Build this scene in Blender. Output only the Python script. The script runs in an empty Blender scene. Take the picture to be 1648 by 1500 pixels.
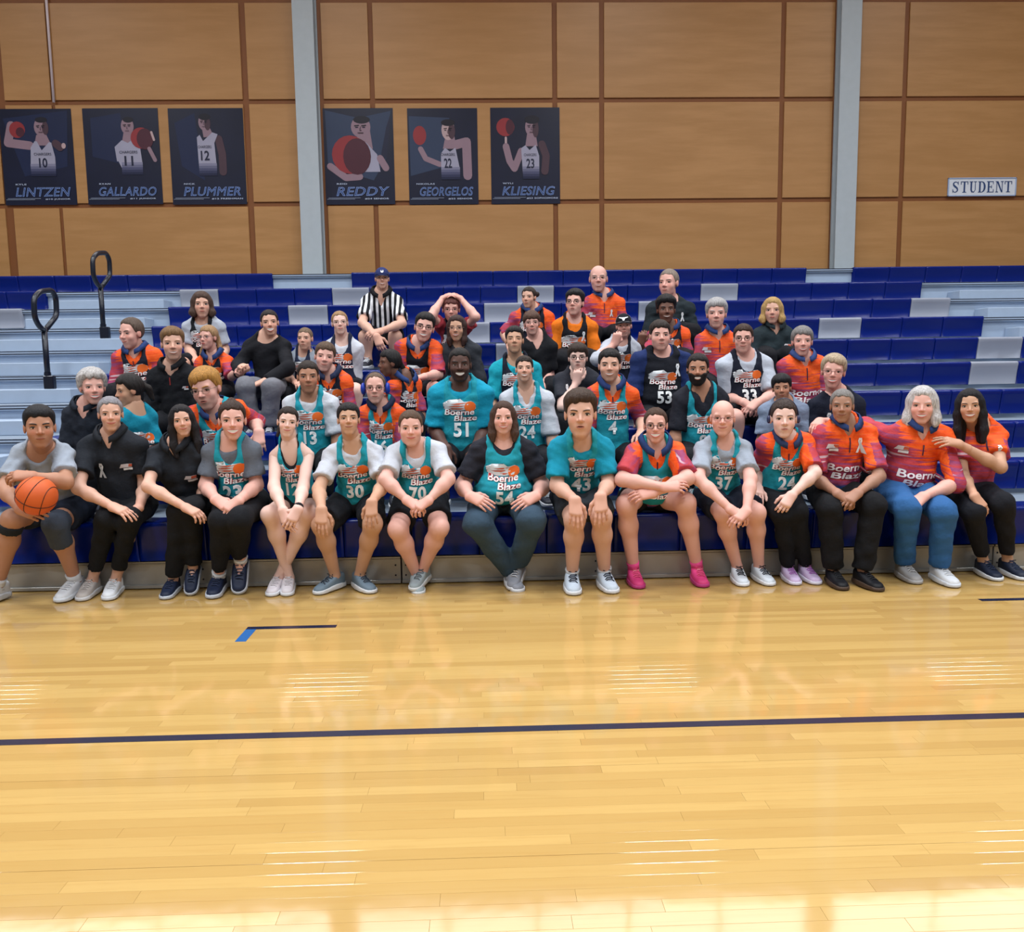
import bpy, bmesh, math, random
import numpy as np
from mathutils import Vector, Matrix
from mathutils.bvhtree import BVHTree

# ------------------------------------------------------------------ camera
IW, IH = 1648, 1500
FPX, PITCH, YAW, ROLL, CAMH = 1380.0, 0.11828, 0.03035, -0.01383, 1.4807
ROW_D, ROW_T, ROW_R, ROW_Z = 5.667, 0.61, 0.2445, 0.466       # first seat edge, run, rise, first seat height
scene = bpy.context.scene
C = scene.collection
_fw = np.array([math.sin(YAW) * math.cos(PITCH), math.cos(YAW) * math.cos(PITCH), -math.sin(PITCH)])
_ri = np.array([math.cos(YAW), -math.sin(YAW), 0.0])
_up = np.cross(_ri, _fw)
CR = _ri * math.cos(ROLL) + _up * math.sin(ROLL)
CU = _up * math.cos(ROLL) - _ri * math.sin(ROLL)
CO = np.array([0, 0, CAMH])
cam = bpy.data.cameras.new('camera')
cam.sensor_width = 36.0
cam.sensor_fit = 'HORIZONTAL'
cam.lens = FPX / IW * 36.0
cam.clip_start = 0.05
camo = bpy.data.objects.new('camera', cam)
C.objects.link(camo)
camo.matrix_world = Matrix(((CR[0], CU[0], -_fw[0], CO[0]), (CR[1], CU[1], -_fw[1], CO[1]),
                            (CR[2], CU[2], -_fw[2], CO[2]), (0, 0, 0, 1)))
scene.camera = camo

# ------------------------------------------------------------------ light and exposure
scene.view_settings.view_transform = 'Standard'
scene.view_settings.look = 'None'
scene.view_settings.gamma = 1.0
scene.view_settings.use_curve_mapping = False
scene.view_settings.exposure = 0.0
world = bpy.data.worlds.new('gym_air')
scene.world = world
world.use_nodes = True
world.node_tree.nodes['Background'].inputs[0].default_value = (0.86, 0.92, 1.0, 1)
world.node_tree.nodes['Background'].inputs[1].default_value = 0.24
LAMPS = [(x, y) for y in (-3.0, 0.5, 4.0, 7.2) for x in (-7.5, -2.5, 2.5, 7.5)]
for lx, ly in LAMPS:                                            # the gym's high bay lamps
    l = bpy.data.lights.new('high_bay_lamp', 'AREA')
    l.shape = 'RECTANGLE'
    l.size, l.size_y = 1.2, 0.6
    l.energy = 150
    l.spread = math.radians(150)                                # reflector housings cut the light off sideways
    l.color = (0.93, 0.97, 1.0)
    lo = bpy.data.objects.new('high_bay_lamp', l)
    lo.location = (lx, ly, 8.8)
    C.objects.link(lo)


# ------------------------------------------------------------------ projection helpers
def ray(u, v):
    return _fw + CR * (u - IW / 2) / FPX - CU * (v - IH / 2) / FPX


def at(u, v, Y):
    d = ray(u, v)
    return CO + d * (Y / d[1])


def atz(u, v, z):
    d = ray(u, v)
    return CO + d * ((z - CAMH) / d[2])


def pxm(Y):
    return FPX / Y


def rowY(k):
    return ROW_D + (k - 1) * ROW_T


def rowZ(k):
    return ROW_Z + (k - 1) * ROW_R


# ------------------------------------------------------------------ colours and materials
def srgb(h):
    if not isinstance(h, str):
        return tuple(h)
    h = h.lstrip('#')
    c = [int(h[i:i + 2], 16) / 255 for i in (0, 2, 4)]
    return tuple(x / 12.92 if x <= .04045 else ((x + .055) / 1.055) ** 2.4 for x in c)


MATS = {}


class NT:
    """a few words for writing node graphs"""
    def __init__(s, name):
        s.m = bpy.data.materials.new(name)
        s.m.use_nodes = True
        s.t = s.m.node_tree
        s.b = s.t.nodes['Principled BSDF']

    def n(s, typ, **kw):
        x = s.t.nodes.new(typ)
        for k, v in kw.items():
            setattr(x, k, v)
        return x

    def put(s, sock, v):
        if isinstance(v, bpy.types.NodeSocket):
            s.t.links.new(v, sock)
        elif v is not None:
            if hasattr(sock.default_value, '__len__') and not hasattr(v, '__len__'):
                v = (v,) * len(sock.default_value)
            if hasattr(sock.default_value, '__len__') and len(sock.default_value) == 4 and len(v) == 3:
                v = tuple(v) + (1,)
            sock.default_value = v

    def math(s, op, a, b=0.0, c=None):
        x = s.n('ShaderNodeMath', operation=op)
        s.put(x.inputs[0], a)
        s.put(x.inputs[1], b)
        if c is not None:
            s.put(x.inputs[2], c)
        return x.outputs[0]

    def mix(s, f, a, b, blend='MIX'):
        x = s.n('ShaderNodeMix', data_type='RGBA', blend_type=blend)
        s.put(x.inputs[0], f)
        s.put(x.inputs[6], a)
        s.put(x.inputs[7], b)
        return x.outputs[2]

    def ramp(s, f, lo, hi):
        x = s.n('ShaderNodeMapRange', interpolation_type='SMOOTHSTEP')
        s.put(x.inputs[0], f)
        s.put(x.inputs[1], lo)
        s.put(x.inputs[2], hi)
        return x.outputs[0]

    def noise(s, vec, scale, detail=3, rough=.5):
        x = s.n('ShaderNodeTexNoise')
        s.put(x.inputs['Vector'], vec)
        s.put(x.inputs['Scale'], scale)
        s.put(x.inputs['Detail'], detail)
        s.put(x.inputs['Roughness'], rough)
        return x.outputs[0]

    def scale(s, vec, sc, rot=(0, 0, 0)):
        x = s.n('ShaderNodeMapping')
        s.put(x.inputs[0], vec)
        s.put(x.inputs[2], rot)
        s.put(x.inputs[3], sc)
        return x.outputs[0]

    def obj(s):
        return s.n('ShaderNodeTexCoord').outputs['Object']

    def geo(s):
        return s.n('ShaderNodeNewGeometry').outputs['Position']

    def attr(s, name):
        return s.n('ShaderNodeAttribute', attribute_name=name).outputs

    def bump(s, h, st, dist=.01):
        x = s.n('ShaderNodeBump')
        s.put(x.inputs['Strength'], st)
        s.put(x.inputs['Distance'], dist)
        s.put(x.inputs['Height'], h)
        s.put(s.b.inputs['Normal'], x.outputs[0])

    def set(s, col=None, rough=.6, spec=.5, metal=0., **kw):
        s.put(s.b.inputs['Base Color'], col)
        s.put(s.b.inputs['Roughness'], rough)
        s.put(s.b.inputs['Specular IOR Level'], spec)
        s.put(s.b.inputs['Metallic'], metal)
        for k, v in kw.items():
            s.put(s.b.inputs[k.replace('_', ' ')], v)
        return s.m


def plain(name, col, rough=.6, spec=.4, metal=0., var=.06, sc=12., bump=0., **kw):
    """one colour with a little procedural unevenness"""
    if name in MATS:
        return MATS[name]
    N = NT(name)
    c = srgb(col)
    f = N.noise(N.obj(), sc, 4)
    colr = N.mix(f, tuple(x * (1 - var) for x in c), tuple(min(1, x * (1 + var)) for x in c))
    if bump:
        N.bump(N.noise(N.obj(), sc * 6, 3), bump)
    MATS[name] = N.set(colr, rough, spec, metal, **kw)
    return MATS[name]


def fabric(col, rough=.85, sheen=.0, bump=.5):
    key = 'fabric_' + (col if isinstance(col, str) else str(col)).strip('#')
    if key in MATS:
        return MATS[key]
    N = NT(key)
    c = srgb(col)
    p = N.geo()
    f = N.noise(p, 9, 4)
    colr = N.mix(f, tuple(x * .86 for x in c), tuple(min(1, x * 1.1) for x in c))
    N.bump(N.math('ADD', N.noise(p, 34, 4), N.math('MULTIPLY', N.noise(p, 420, 1), .25)), bump, .012)
    MATS[key] = N.set(colr, rough, .25)
    return MATS[key]


def skin_mat():
    N = NT('skin')
    c = N.attr('col')[0]
    f = N.noise(N.geo(), 38, 4)
    colr = N.mix(N.math('MULTIPLY', f, .12), c, N.mix(.5, c, (.55, .2, .15)))
    return N.set(colr, .52, .35)


def hair_mat(col):
    key = 'hair_' + col.strip('#')
    if key in MATS:
        return MATS[key]
    N = NT(key)
    c = srgb(col)
    p = N.attr('pat')[1]
    f = N.noise(N.scale(p, (46, 46, 5)), 1.0, 4, .65)
    colr = N.mix(N.ramp(f, .3, .7), tuple(x * .55 for x in c), tuple(min(1, x * 1.35) for x in c))
    N.bump(f, .8, .012)
    MATS[key] = N.set(colr, .5, .35)
    return MATS[key]


def team_shirt_mat():
    """orange sports shirt with printed maroon, purple and white streaks, blue hem"""
    N = NT('team_shirt')
    a = N.attr('pat')[1]
    x = N.n('ShaderNodeSeparateXYZ')
    N.put(x.inputs[0], a)
    u, v, s = x.outputs
    st = N.noise(N.scale(a, (3, 60, 0), (0, 0, -.4)), 1.0, 3, .6)
    st2 = N.noise(N.scale(a, (2.5, 40, 0), (0, 0, -.4)), 1.7, 2, .5)
    zone = N.ramp(N.math('ADD', N.math('MULTIPLY', u, -1.5), N.math('MULTIPLY', v, -1.5)), .12, .62)
    zone = N.math('MAXIMUM', zone, N.ramp(s, .12, .5))
    zone = N.math('MAXIMUM', zone, N.math('MULTIPLY', N.ramp(u, -.12, -.2), .9))
    mk = N.ramp(N.math('ADD', st, N.math('MULTIPLY', zone, .42)), .56, .68)
    base = N.mix(N.ramp(st2, .35, .7), srgb('#ee5218'), srgb('#f4671f'))
    red = N.mix(N.ramp(st2, .42, .6), srgb('#b53a44'), srgb('#92406a'))
    c = N.mix(mk, base, red)
    wh = N.math('MULTIPLY', N.ramp(N.noise(N.scale(a, (2.2, 26, 0), (0, 0, -.45)), 1.3, 1), .66, .7), N.ramp(zone, .3, .8))
    c = N.mix(N.math('MULTIPLY', wh, .7), c, srgb('#d9c2cc'))
    hem = N.ramp(N.math('ADD', v, N.math('MULTIPLY', st, .08)), -.34, -.38)
    c = N.mix(hem, c, N.mix(N.ramp(st2, .4, .6), srgb('#1c4a86'), srgb('#23315f')))
    p = N.geo()
    N.bump(N.noise(p, 34, 4), .4, .015)
    return N.set(c, .7, .3)


def stripe_mat():
    N = NT('referee_stripes')
    x = N.n('ShaderNodeSeparateXYZ')
    N.put(x.inputs[0], N.attr('pat')[1])
    w = N.math('SINE', N.math('MULTIPLY', x.outputs[0], 2 * math.pi / .052))
    c = N.mix(N.ramp(w, -.15, .15), srgb('#15161c'), srgb('#e4e6ec'))
    N.bump(N.noise(N.geo(), 34, 4), .25, .012)
    return N.set(c, .8, .25)


# ------------------------------------------------------------------ object helpers
def tag(o, label=None, cat=None, group=None, kind=None):
    if label:
        o['label'] = label
    if cat:
        o['category'] = cat
    if group:
        o['group'] = group
    if kind:
        o['kind'] = kind
    return o


def empty(name, loc=(0, 0, 0), parent=None):
    o = bpy.data.objects.new(name, None)
    o.empty_display_size = .05
    C.objects.link(o)
    o.location = loc
    if parent:
        o.parent = parent
    return o


def link(name, me, mat=None, parent=None, mw=None):
    o = bpy.data.objects.new(name, me)
    C.objects.link(o)
    if mat is not None and not me.materials:
        me.materials.append(mat)
    if parent is not None:
        o.parent = parent
        if parent.type == 'EMPTY':
            o.matrix_parent_inverse = Matrix.Translation(-Vector(parent.location))
    if mw is not None:
        o.matrix_basis = mw
    return o


def np_mesh(name, V, F, cols=None, pat=None):
    me = bpy.data.meshes.new(name)
    n, m = len(V), len(F)
    k = F.shape[1]
    me.vertices.add(n)
    me.vertices.foreach_set('co', np.ascontiguousarray(V, dtype=np.float32).ravel())
    me.loops.add(m * k)
    me.loops.foreach_set('vertex_index', np.ascontiguousarray(F, dtype=np.int32).ravel())
    me.polygons.add(m)
    me.polygons.foreach_set('loop_start', np.arange(m, dtype=np.int32) * k)
    me.update(calc_edges=True)
    if cols is not None:
        a = me.attributes.new('col', 'FLOAT_COLOR', 'POINT')
        a.data.foreach_set('color', np.concatenate([cols, np.ones((n, 1))], 1).astype(np.float32).ravel())
    if pat is not None:
        a = me.attributes.new('pat', 'FLOAT_VECTOR', 'POINT')
        a.data.foreach_set('vector', np.ascontiguousarray(pat, dtype=np.float32).ravel())
    return me


class MB:
    """collects simple shapes into one mesh"""
    def __init__(s):
        s.v, s.f, s.mi = [], [], []

    def add(s, V, F, mi=0):
        o = len(s.v)
        s.v += [tuple(map(float, p)) for p in V]
        s.f += [tuple(int(i) + o for i in f) for f in F]
        s.mi += [mi] * len(F)
        return s

    def box(s, lo, hi, mi=0):
        (a, b, c), (d, e, f) = lo, hi
        V = [(a, b, c), (d, b, c), (d, e, c), (a, e, c), (a, b, f), (d, b, f), (d, e, f), (a, e, f)]
        return s.add(V, [(0, 3, 2, 1), (4, 5, 6, 7), (0, 1, 5, 4), (1, 2, 6, 5), (2, 3, 7, 6), (3, 0, 4, 7)], mi)

    def bbox(s, lo, hi, b, mi=0):
        """box with chamfered edges"""
        bm = bmesh.new()
        bmesh.ops.create_cube(bm, size=1)
        lo, hi = np.array(lo), np.array(hi)
        for v in bm.verts:
            v.co = Vector(lo + (np.array(v.co) + .5) * (hi - lo))
        bmesh.ops.bevel(bm, geom=bm.edges[:], offset=b, segments=1, affect='EDGES')
        bm.verts.index_update()
        s.add([v.co for v in bm.verts], [[v.index for v in f.verts] for f in bm.faces], mi)
        bm.free()
        return s

    def tube(s, pts, r, n=8, closed=False, mi=0, up=(0, 0, 1)):
        V, F = tube(pts, r, n, closed, up)
        return s.add(V, F, mi)

    def poly(s, pts, mi=0):
        return s.add(pts, [list(range(len(pts)))], mi)

    def build(s, name, mats, parent=None, flat=True, mw=None):
        me = bpy.data.meshes.new(name)
        me.from_pydata(s.v, [], s.f, shade_flat=flat)
        for m in (mats if isinstance(mats, (list, tuple)) else [mats]):
            me.materials.append(m)
        if any(s.mi):
            me.polygons.foreach_set('material_index', s.mi)
        me.update()
        return link(name, me, None, parent, mw)


def tube(pts, r, n=8, closed=False, up=(0, 0, 1)):
    P = np.array(pts, float)
    m = len(P)
    R = np.broadcast_to(np.array(r, float), (m,)) if np.ndim(r) < 2 else None
    V = []
    for i in range(m):
        a = P[i - 1] if (i > 0 or closed) else P[i]
        b = P[(i + 1) % m] if (i < m - 1 or closed) else P[i]
        d = b - a
        d /= np.linalg.norm(d) + 1e-9
        x = np.cross(d, up)
        if np.linalg.norm(x) < 1e-3:
            x = np.cross(d, (1, 0, 0.1))
        x /= np.linalg.norm(x)
        y = np.cross(x, d)
        for j in range(n):
            t = 2 * math.pi * j / n
            V.append(P[i] + R[i] * (x * math.cos(t) + y * math.sin(t)))
    F = []
    for i in range(m if closed else m - 1):
        for j in range(n):
            a, b = i * n + j, i * n + (j + 1) % n
            c, d = ((i + 1) % m) * n + (j + 1) % n, ((i + 1) % m) * n + j
            F.append((a, b, c, d))
    if not closed:
        F.append(tuple(range(n))[::-1])
        F.append(tuple((m - 1) * n + j for j in range(n)))
    return V, F


# ------------------------------------------------------------------ distance fields and surface nets
def smin(a, b, k):
    if k <= 0:
        return np.minimum(a, b)
    h = np.maximum(k - np.abs(a - b), 0) / k
    return np.minimum(a, b) - h * h * k * .25


def smax(a, b, k):
    return -smin(-a, -b, k)


class Fld:
    def __init__(s, lo, hi, h, pad=.05):
        s.lo = np.array(lo, float)
        s.h = h
        n = np.ceil((np.array(hi) - s.lo) / h).astype(int) + 1
        s.n = n
        s.ax = [(s.lo[i] + h * np.arange(n[i])).astype(np.float32) for i in range(3)]
        s.d = np.full(n, 1.0, np.float32)
        s.pad = pad

    def sl(s, lo, hi):
        a = np.clip(np.floor((np.array(lo) - s.lo) / s.h).astype(int), 0, s.n)
        b = np.clip(np.ceil((np.array(hi) - s.lo) / s.h).astype(int) + 1, 0, s.n)
        if (b <= a).any():
            return None, None
        q = tuple(slice(a[i], b[i]) for i in range(3))
        g = (s.ax[0][q[0]][:, None, None], s.ax[1][q[1]][None, :, None], s.ax[2][q[2]][None, None, :])
        return q, g

    def grid(s):
        return s.ax[0][:, None, None], s.ax[1][None, :, None], s.ax[2][None, None, :]

    def cap(s, a, b, ra, rb, k=.03, flat=False, flata=False):
        a, b = np.array(a, float), np.array(b, float)
        pad = max(ra, rb) + max(k, s.pad) + 2 * s.h
        q, g = s.sl(np.minimum(a, b) - pad, np.maximum(a, b) + pad)
        if q is None:
            return s
        ab = b - a
        L = float(ab @ ab) + 1e-12
        px, py, pz = g[0] - a[0], g[1] - a[1], g[2] - a[2]
        t = (px * ab[0] + py * ab[1] + pz * ab[2]) / L
        tc = np.clip(t, 0, 1)
        d = np.sqrt((px - tc * ab[0]) ** 2 + (py - tc * ab[1]) ** 2 + (pz - tc * ab[2]) ** 2) - (ra + (rb - ra) * tc)
        if flat:
            d = np.maximum(d, (t - 1) * math.sqrt(L))
        if flata:
            d = np.maximum(d, -t * math.sqrt(L))
        s.d[q] = smin(s.d[q], d.astype(np.float32), k)
        return s

    def chain(s, pts, rs, k=.03):
        for i in range(len(pts) - 1):
            s.cap(pts[i], pts[i + 1], rs[i], rs[i + 1], k)
        return s

    def ell_d(s, c, r, A=None, full=False):
        c, r = np.array(c, float), np.array(r, float)
        R = r.max() + (s.pad * 1.6) + 2 * s.h
        if full:
            q, g = (slice(None),) * 3, s.grid()
        else:
            q, g = s.sl(c - R, c + R)
        if q is None:
            return None, None
        p = [g[i] - c[i] for i in range(3)]
        if A is not None:
            p = [p[0] * A[i][0] + p[1] * A[i][1] + p[2] * A[i][2] for i in range(3)]
        k0 = np.sqrt(sum((p[i] / r[i]) ** 2 for i in range(3)))
        k1 = np.sqrt(sum((p[i] / r[i] ** 2) ** 2 for i in range(3))) + 1e-9
        return q, (k0 * (k0 - 1) / k1).astype(np.float32)

    def ell(s, c, r, k=.03, A=None):
        q, d = s.ell_d(c, r, A)
        if q is not None:
            s.d[q] = smin(s.d[q], d, k)
        return s

    def sub_ell(s, c, r, k=.0, A=None):
        q, d = s.ell_d(c, r, A)
        if q is not None:
            s.d[q] = smax(s.d[q], -d, k)
        return s

    def sub_cap(s, a, b, ra, rb, k=0.):
        t = Fld.__new__(Fld)
        t.lo, t.h, t.n, t.ax, t.pad = s.lo, s.h, s.n, s.ax, s.pad
        t.d = np.full(s.n, 1.0, np.float32)
        t.cap(a, b, ra, rb, 0)
        s.d = smax(s.d, -t.d, k)
        return s

    def nets(s, d=None):
        return nets(s.d if d is None else d, s.lo, s.h)


def nets(d, lo, h):
    d = d.copy()
    d[0], d[-1] = np.maximum(d[0], 1e-3), np.maximum(d[-1], 1e-3)
    d[:, 0], d[:, -1] = np.maximum(d[:, 0], 1e-3), np.maximum(d[:, -1], 1e-3)
    d[:, :, 0], d[:, :, -1] = np.maximum(d[:, :, 0], 1e-3), np.maximum(d[:, :, -1], 1e-3)
    g = d < 0
    c = g.astype(np.int8)
    c = c[:-1] + c[1:]
    c = c[:, :-1] + c[:, 1:]
    c = c[:, :, :-1] + c[:, :, 1:]
    act = (c > 0) & (c < 8)
    I = np.argwhere(act)
    if len(I) == 0:
        return np.zeros((0, 3)), np.zeros((0, 4), int)
    idx = np.full(act.shape, -1, np.int32)
    idx[act] = np.arange(len(I), dtype=np.int32)
    off = np.array([(x, y, z) for x in (0, 1) for y in (0, 1) for z in (0, 1)])
    vals = [d[I[:, 0] + o[0], I[:, 1] + o[1], I[:, 2] + o[2]] for o in off]
    pos = np.zeros((len(I), 3))
    cnt = np.zeros(len(I))
    for i in range(8):
        for j in range(i + 1, 8):
            if np.abs(off[i] - off[j]).sum() != 1:
                continue
            a, b = vals[i], vals[j]
            m = (a < 0) != (b < 0)
            t = a / np.where(m, a - b, 1)
            pos += np.where(m[:, None], off[i] + t[:, None] * (off[j] - off[i]), 0)
            cnt += m
    V = lo + h * (I + pos / cnt[:, None])
    Fs = []
    for ax in range(3):
        b1, b2 = (ax + 1) % 3, (ax + 2) % 3
        s0 = [slice(None)] * 3
        s1 = [slice(None)] * 3
        s0[ax], s1[ax] = slice(0, -1), slice(1, None)
        A, B = g[tuple(s0)], g[tuple(s1)]
        e = np.argwhere(A != B)
        e = e[(e[:, b1] > 0) & (e[:, b2] > 0) & (e[:, b1] < g.shape[b1] - 1) & (e[:, b2] < g.shape[b2] - 1)]
        ins = A[e[:, 0], e[:, 1], e[:, 2]]
        q = []
        for da, db in ((-1, -1), (0, -1), (0, 0), (-1, 0)):
            f = e.copy()
            f[:, b1] += da
            f[:, b2] += db
            q.append(idx[f[:, 0], f[:, 1], f[:, 2]])
        q = np.stack(q, 1)
        q[~ins] = q[~ins][:, ::-1]
        Fs.append(q)
    return V, np.concatenate(Fs)


def norm(v):
    v = np.array(v, float)
    return v / (np.linalg.norm(v) + 1e-12)


def wrinkle(F, amp, seed, wl=.11):
    """cloth folds: a few slanted waves added to the field"""
    rs = np.random.RandomState(seed)
    x, y, z = F.grid()
    w = 0
    for i in range(5):
        k = rs.normal(size=3) * (.7, .7, 1.25)
        k = k / np.linalg.norm(k) * 2 * math.pi / (wl * rs.uniform(.55, 1.6))
        w = w + np.sin(x * k[0] + y * k[1] + z * k[2] + rs.uniform(0, 6)).astype(np.float32)
    F.d += (amp / 2.2) * w
    return F

# ================================================================== THE SETTING
rnd = random.Random(7)
YW = 12.06                                                       # face of the back wall


def wood_floor_mat():
    N = NT('maple_boards')
    oi = N.n('ShaderNodeObjectInfo').outputs['Random']
    isl = N.n('ShaderNodeNewGeometry').outputs['Random Per Island']
    r = N.math('FRACT', N.math('ADD', N.math('MULTIPLY', oi, 7.31), N.math('MULTIPLY', isl, 3.77)))
    p = N.geo()
    g = N.noise(N.scale(p, (1.3, 26, 1)), 2.2, 4, .6)
    c = N.mix(N.ramp(r, 0, 1), srgb('#b28f54'), srgb('#bf9d60'))
    c = N.mix(N.math('MULTIPLY', N.math('LESS_THAN', r, .05), .3), c, srgb('#a9854f'))
    c = N.mix(N.math('MULTIPLY', N.ramp(g, .45, .75), .35), c, srgb('#ad854a'))
    N.bump(N.noise(p, 5, 2), .03, .02)
    return N.set(c, N.math('ADD', .05, N.math('MULTIPLY', N.noise(p, 3, 3), .05)), .62)


def veneer_mat():
    N = NT('wood_veneer')
    p = N.geo()
    r = N.n('ShaderNodeObjectInfo').outputs['Random']
    g = N.noise(N.scale(p, (.7, 1, 6)), 1.6, 5, .6)
    f = N.noise(p, .7, 3)
    c = N.mix(N.ramp(g, .3, .75), srgb('#a87a48'), srgb('#b68755'))
    c = N.mix(N.math('MULTIPLY', N.ramp(f, .4, .7), .4), c, srgb('#a57847'))
    c = N.mix(N.math('MULTIPLY', r, .25), c, srgb('#b0804e'))
    return N.set(c, .42, .4)


M_FLOOR = wood_floor_mat()
M_VENEER = veneer_mat()
M_GROOVE = plain('brown_reveal', '#7d4a22', .55)
M_STEEL = plain('painted_steel', '#aeb7bd', .5, .4)
M_WHITEWALL = plain('white_wall', '#cfd4d6', .8)
M_NAVYLINE = plain('navy_line_paint', '#1b2038', .25, .5)
M_BLUELINE = plain('blue_line_paint', '#2a5f9e', .25, .5)
M_BLUE = plain('blue_seat_plastic', '#001a6c', .26, .28, var=.04, sc=5)
M_GREY = plain('grey_seat_plastic', '#9297a6', .42, .4, var=.04, sc=5)
M_DECK = plain('grey_deck', '#828f9f', .45, .4)
M_RISER = plain('grey_riser', '#a2b3ca', .5, .35)
M_ALU = plain('aluminium_fascia', '#a2a09c', .38, .5, .35)
M_BLACKGAP = plain('dark_gap', '#10182a', .8)
M_RAIL = plain('black_rail_paint', '#0c1424', .28, .5)

# --- floor ---------------------------------------------------------------
floor = MB().box((-14, -8, -.25), (14, 15, -.0125)).build('floor', plain('subfloor', '#a87f46', .6))
tag(floor, kind='structure')
BW = .0572


def board_mesh(L, g=.0002, b=.0005):
    m = MB().bbox((g, g, -.012), (L - g, BW - g, 0), b)
    me = bpy.data.meshes.new('board')
    me.from_pydata(m.v, [], m.f)
    me.materials.append(M_FLOOR)
    return me


LENS = [.38, .52, .68, .84, 1.05, 1.3, 1.6]
BM = [board_mesh(L) for L in LENS]
boards = []
y = -1.0
row_i = 0
while y < 6.05:
    x = -1.2 - .62 * max(y, 0) - rnd.random() * 1.4
    xe = 1.3 + .66 * max(y, 0)
    if y < 2.0:
        x, xe = -4 - rnd.random(), 4
    while x < xe:
        i = rnd.randrange(len(LENS))
        boards.append((x, y, i))
        x += LENS[i]
    gap = .0012 if row_i % 10 == 9 else 0
    y += BW + gap
    row_i += 1
near = [b for b in boards if b[1] > 2.06 and b[1] < 3.62]
near.sort(key=lambda b: b[1])
near = near[:300]
nearset = set(near)
for x, y, i in near:
    o = link('board', BM[i], None, floor)
    o.location = (x, y, 0)
rest = MB()
tmpl = [MB().bbox((.0002, .0002, -.012), (L - .0002, BW - .0002, 0), .0005) for L in LENS]
V, F = [], []
for b in boards:
    if b in nearset:
        continue
    t = tmpl[b[2]]
    o = len(V)
    V += [(p[0] + b[0], p[1] + b[1], p[2]) for p in t.v]
    F += [tuple(j + o for j in f) for f in t.f]
me = bpy.data.meshes.new('boards')
me.from_pydata(V, [], F)
o = link('boards', me, M_FLOOR, floor)
tag(o, kind='stuff')
ln = MB().box((-6, 3.325, 0), (6, 3.378, .0012)).build('court_line', M_NAVYLINE)
tag(ln, 'long dark navy painted line across the wooden court', 'court line', kind='structure')
mk = MB().box((-1.385, 4.785, 0), (-.875, 4.835, .0012), 1).box((-1.385, 4.57, 0), (-1.325, 4.785, .0012), 0)
tag(mk.build('court_mark', [M_BLUELINE, M_NAVYLINE]), 'blue right-angle mark painted on the court', 'court mark', kind='structure')
mk = MB().box((3.02, 5.02, 0), (3.4, 5.07, .0012))
tag(mk.build('court_mark', M_NAVYLINE), 'short navy line painted on the court near its right edge', 'court mark', kind='structure')

# --- back wall -----------------------------------------------------------
wall = MB().box((-14, YW, -.2), (14, YW + .3, 9.2)).build('wall_back', M_GROOVE)
tag(wall, kind='structure')
ZJ = [2.0, 3.64, 3.70, 4.97, 5.03, 6.24, 6.30, 6.62]
GV = .032


def wx(u, v=200):
    return at(u, v, YW)[0]


cols_px = [(-310, -2), (12, 86), (92, 393), (403, 481), (523, 597), (605, 889), (897, 964), (972, 1253), (1261, 1338), (1377, 1449), (1457, 1745)]
XB = [(wx(a) + .01, wx(b) - .01) for a, b in cols_px]
for (x0, x1) in XB:
    for z0, z1 in ((2.0, 3.645), (3.705, 4.975), (5.035, 6.255)):
        MB().bbox((x0 - .012, YW - .022, z0), (x1 + .012, YW + .01, z1), .004).build('panel', M_VENEER, wall)
M_WIN = NT('daylight_glass')
M_WIN.put(M_WIN.b.inputs['Emission Color'], (1.0, .95, .93))
M_WIN.put(M_WIN.b.inputs['Emission Strength'], 5.0)
M_WIN = M_WIN.set((.9, .9, .9), .4)
wn = 1
for (a, b) in ((XB[0][0], XB[3][1]), (XB[4][0], XB[8][1]), (XB[9][0], XB[10][1])):
    w = empty('window_%d' % wn, ((a + b) / 2, YW, 6.7))
    tag(w, kind='structure')
    n = max(2, round((b - a) / 1.3))
    for i in range(n):
        p0, p1 = a + (b - a) * i / n, a + (b - a) * (i + 1) / n
        MB().box((p0 + .03, YW - .015, 6.66), (p1 - .03, YW + .01, 8.4)).build('pane', M_WIN, w)
    fr = MB().box((a, YW - .03, 6.6), (b, YW + .01, 6.65)).box((a, YW - .03, 8.42), (b, YW + .01, 8.5))
    fr.build('window_frame', M_STEEL, w)
    wn += 1
# steel columns with flanges
for u0, u1, lab in ((487, 514, 'left'), (1348, 1374, 'right')):
    a, b = wx(u0), wx(u1)
    m = MB().bbox((a - .05, YW - .16, 0), (b, YW - .145, 8.9), .003).box(((a + b) / 2 - .02, YW - .15, 0), ((a + b) / 2 + .02, YW + .02, 8.9))
    m.box((a - .06, YW - .03, 0), (b + .02, YW + .01, 8.9))
    o = m.build('column', M_STEEL)
    tag(o, 'pale grey steel column on the %s side of the panelled wall' % lab, 'column', kind='structure')
# thin conduit and its lower run
m = MB().tube([(wx(83, 80), YW - .045, 5.0), (wx(83, 80), YW - .045, 7.0)], .017, 8)
tag(m.build('conduit_pipe', plain('conduit', '#d3c4c8', .4, .5), None, False), 'thin pale conduit pipe running up the wall above the leftmost poster', 'conduit pipe')
ceil = MB().box((-14, -8, 9.2), (14, 15, 9.4)).build('ceiling', plain('ceiling_paint', '#b9bcc0', .9))
tag(ceil, kind='structure')

# --- bleachers -----------------------------------------------------------
SW = .20                                                          # depth of a seat


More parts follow.
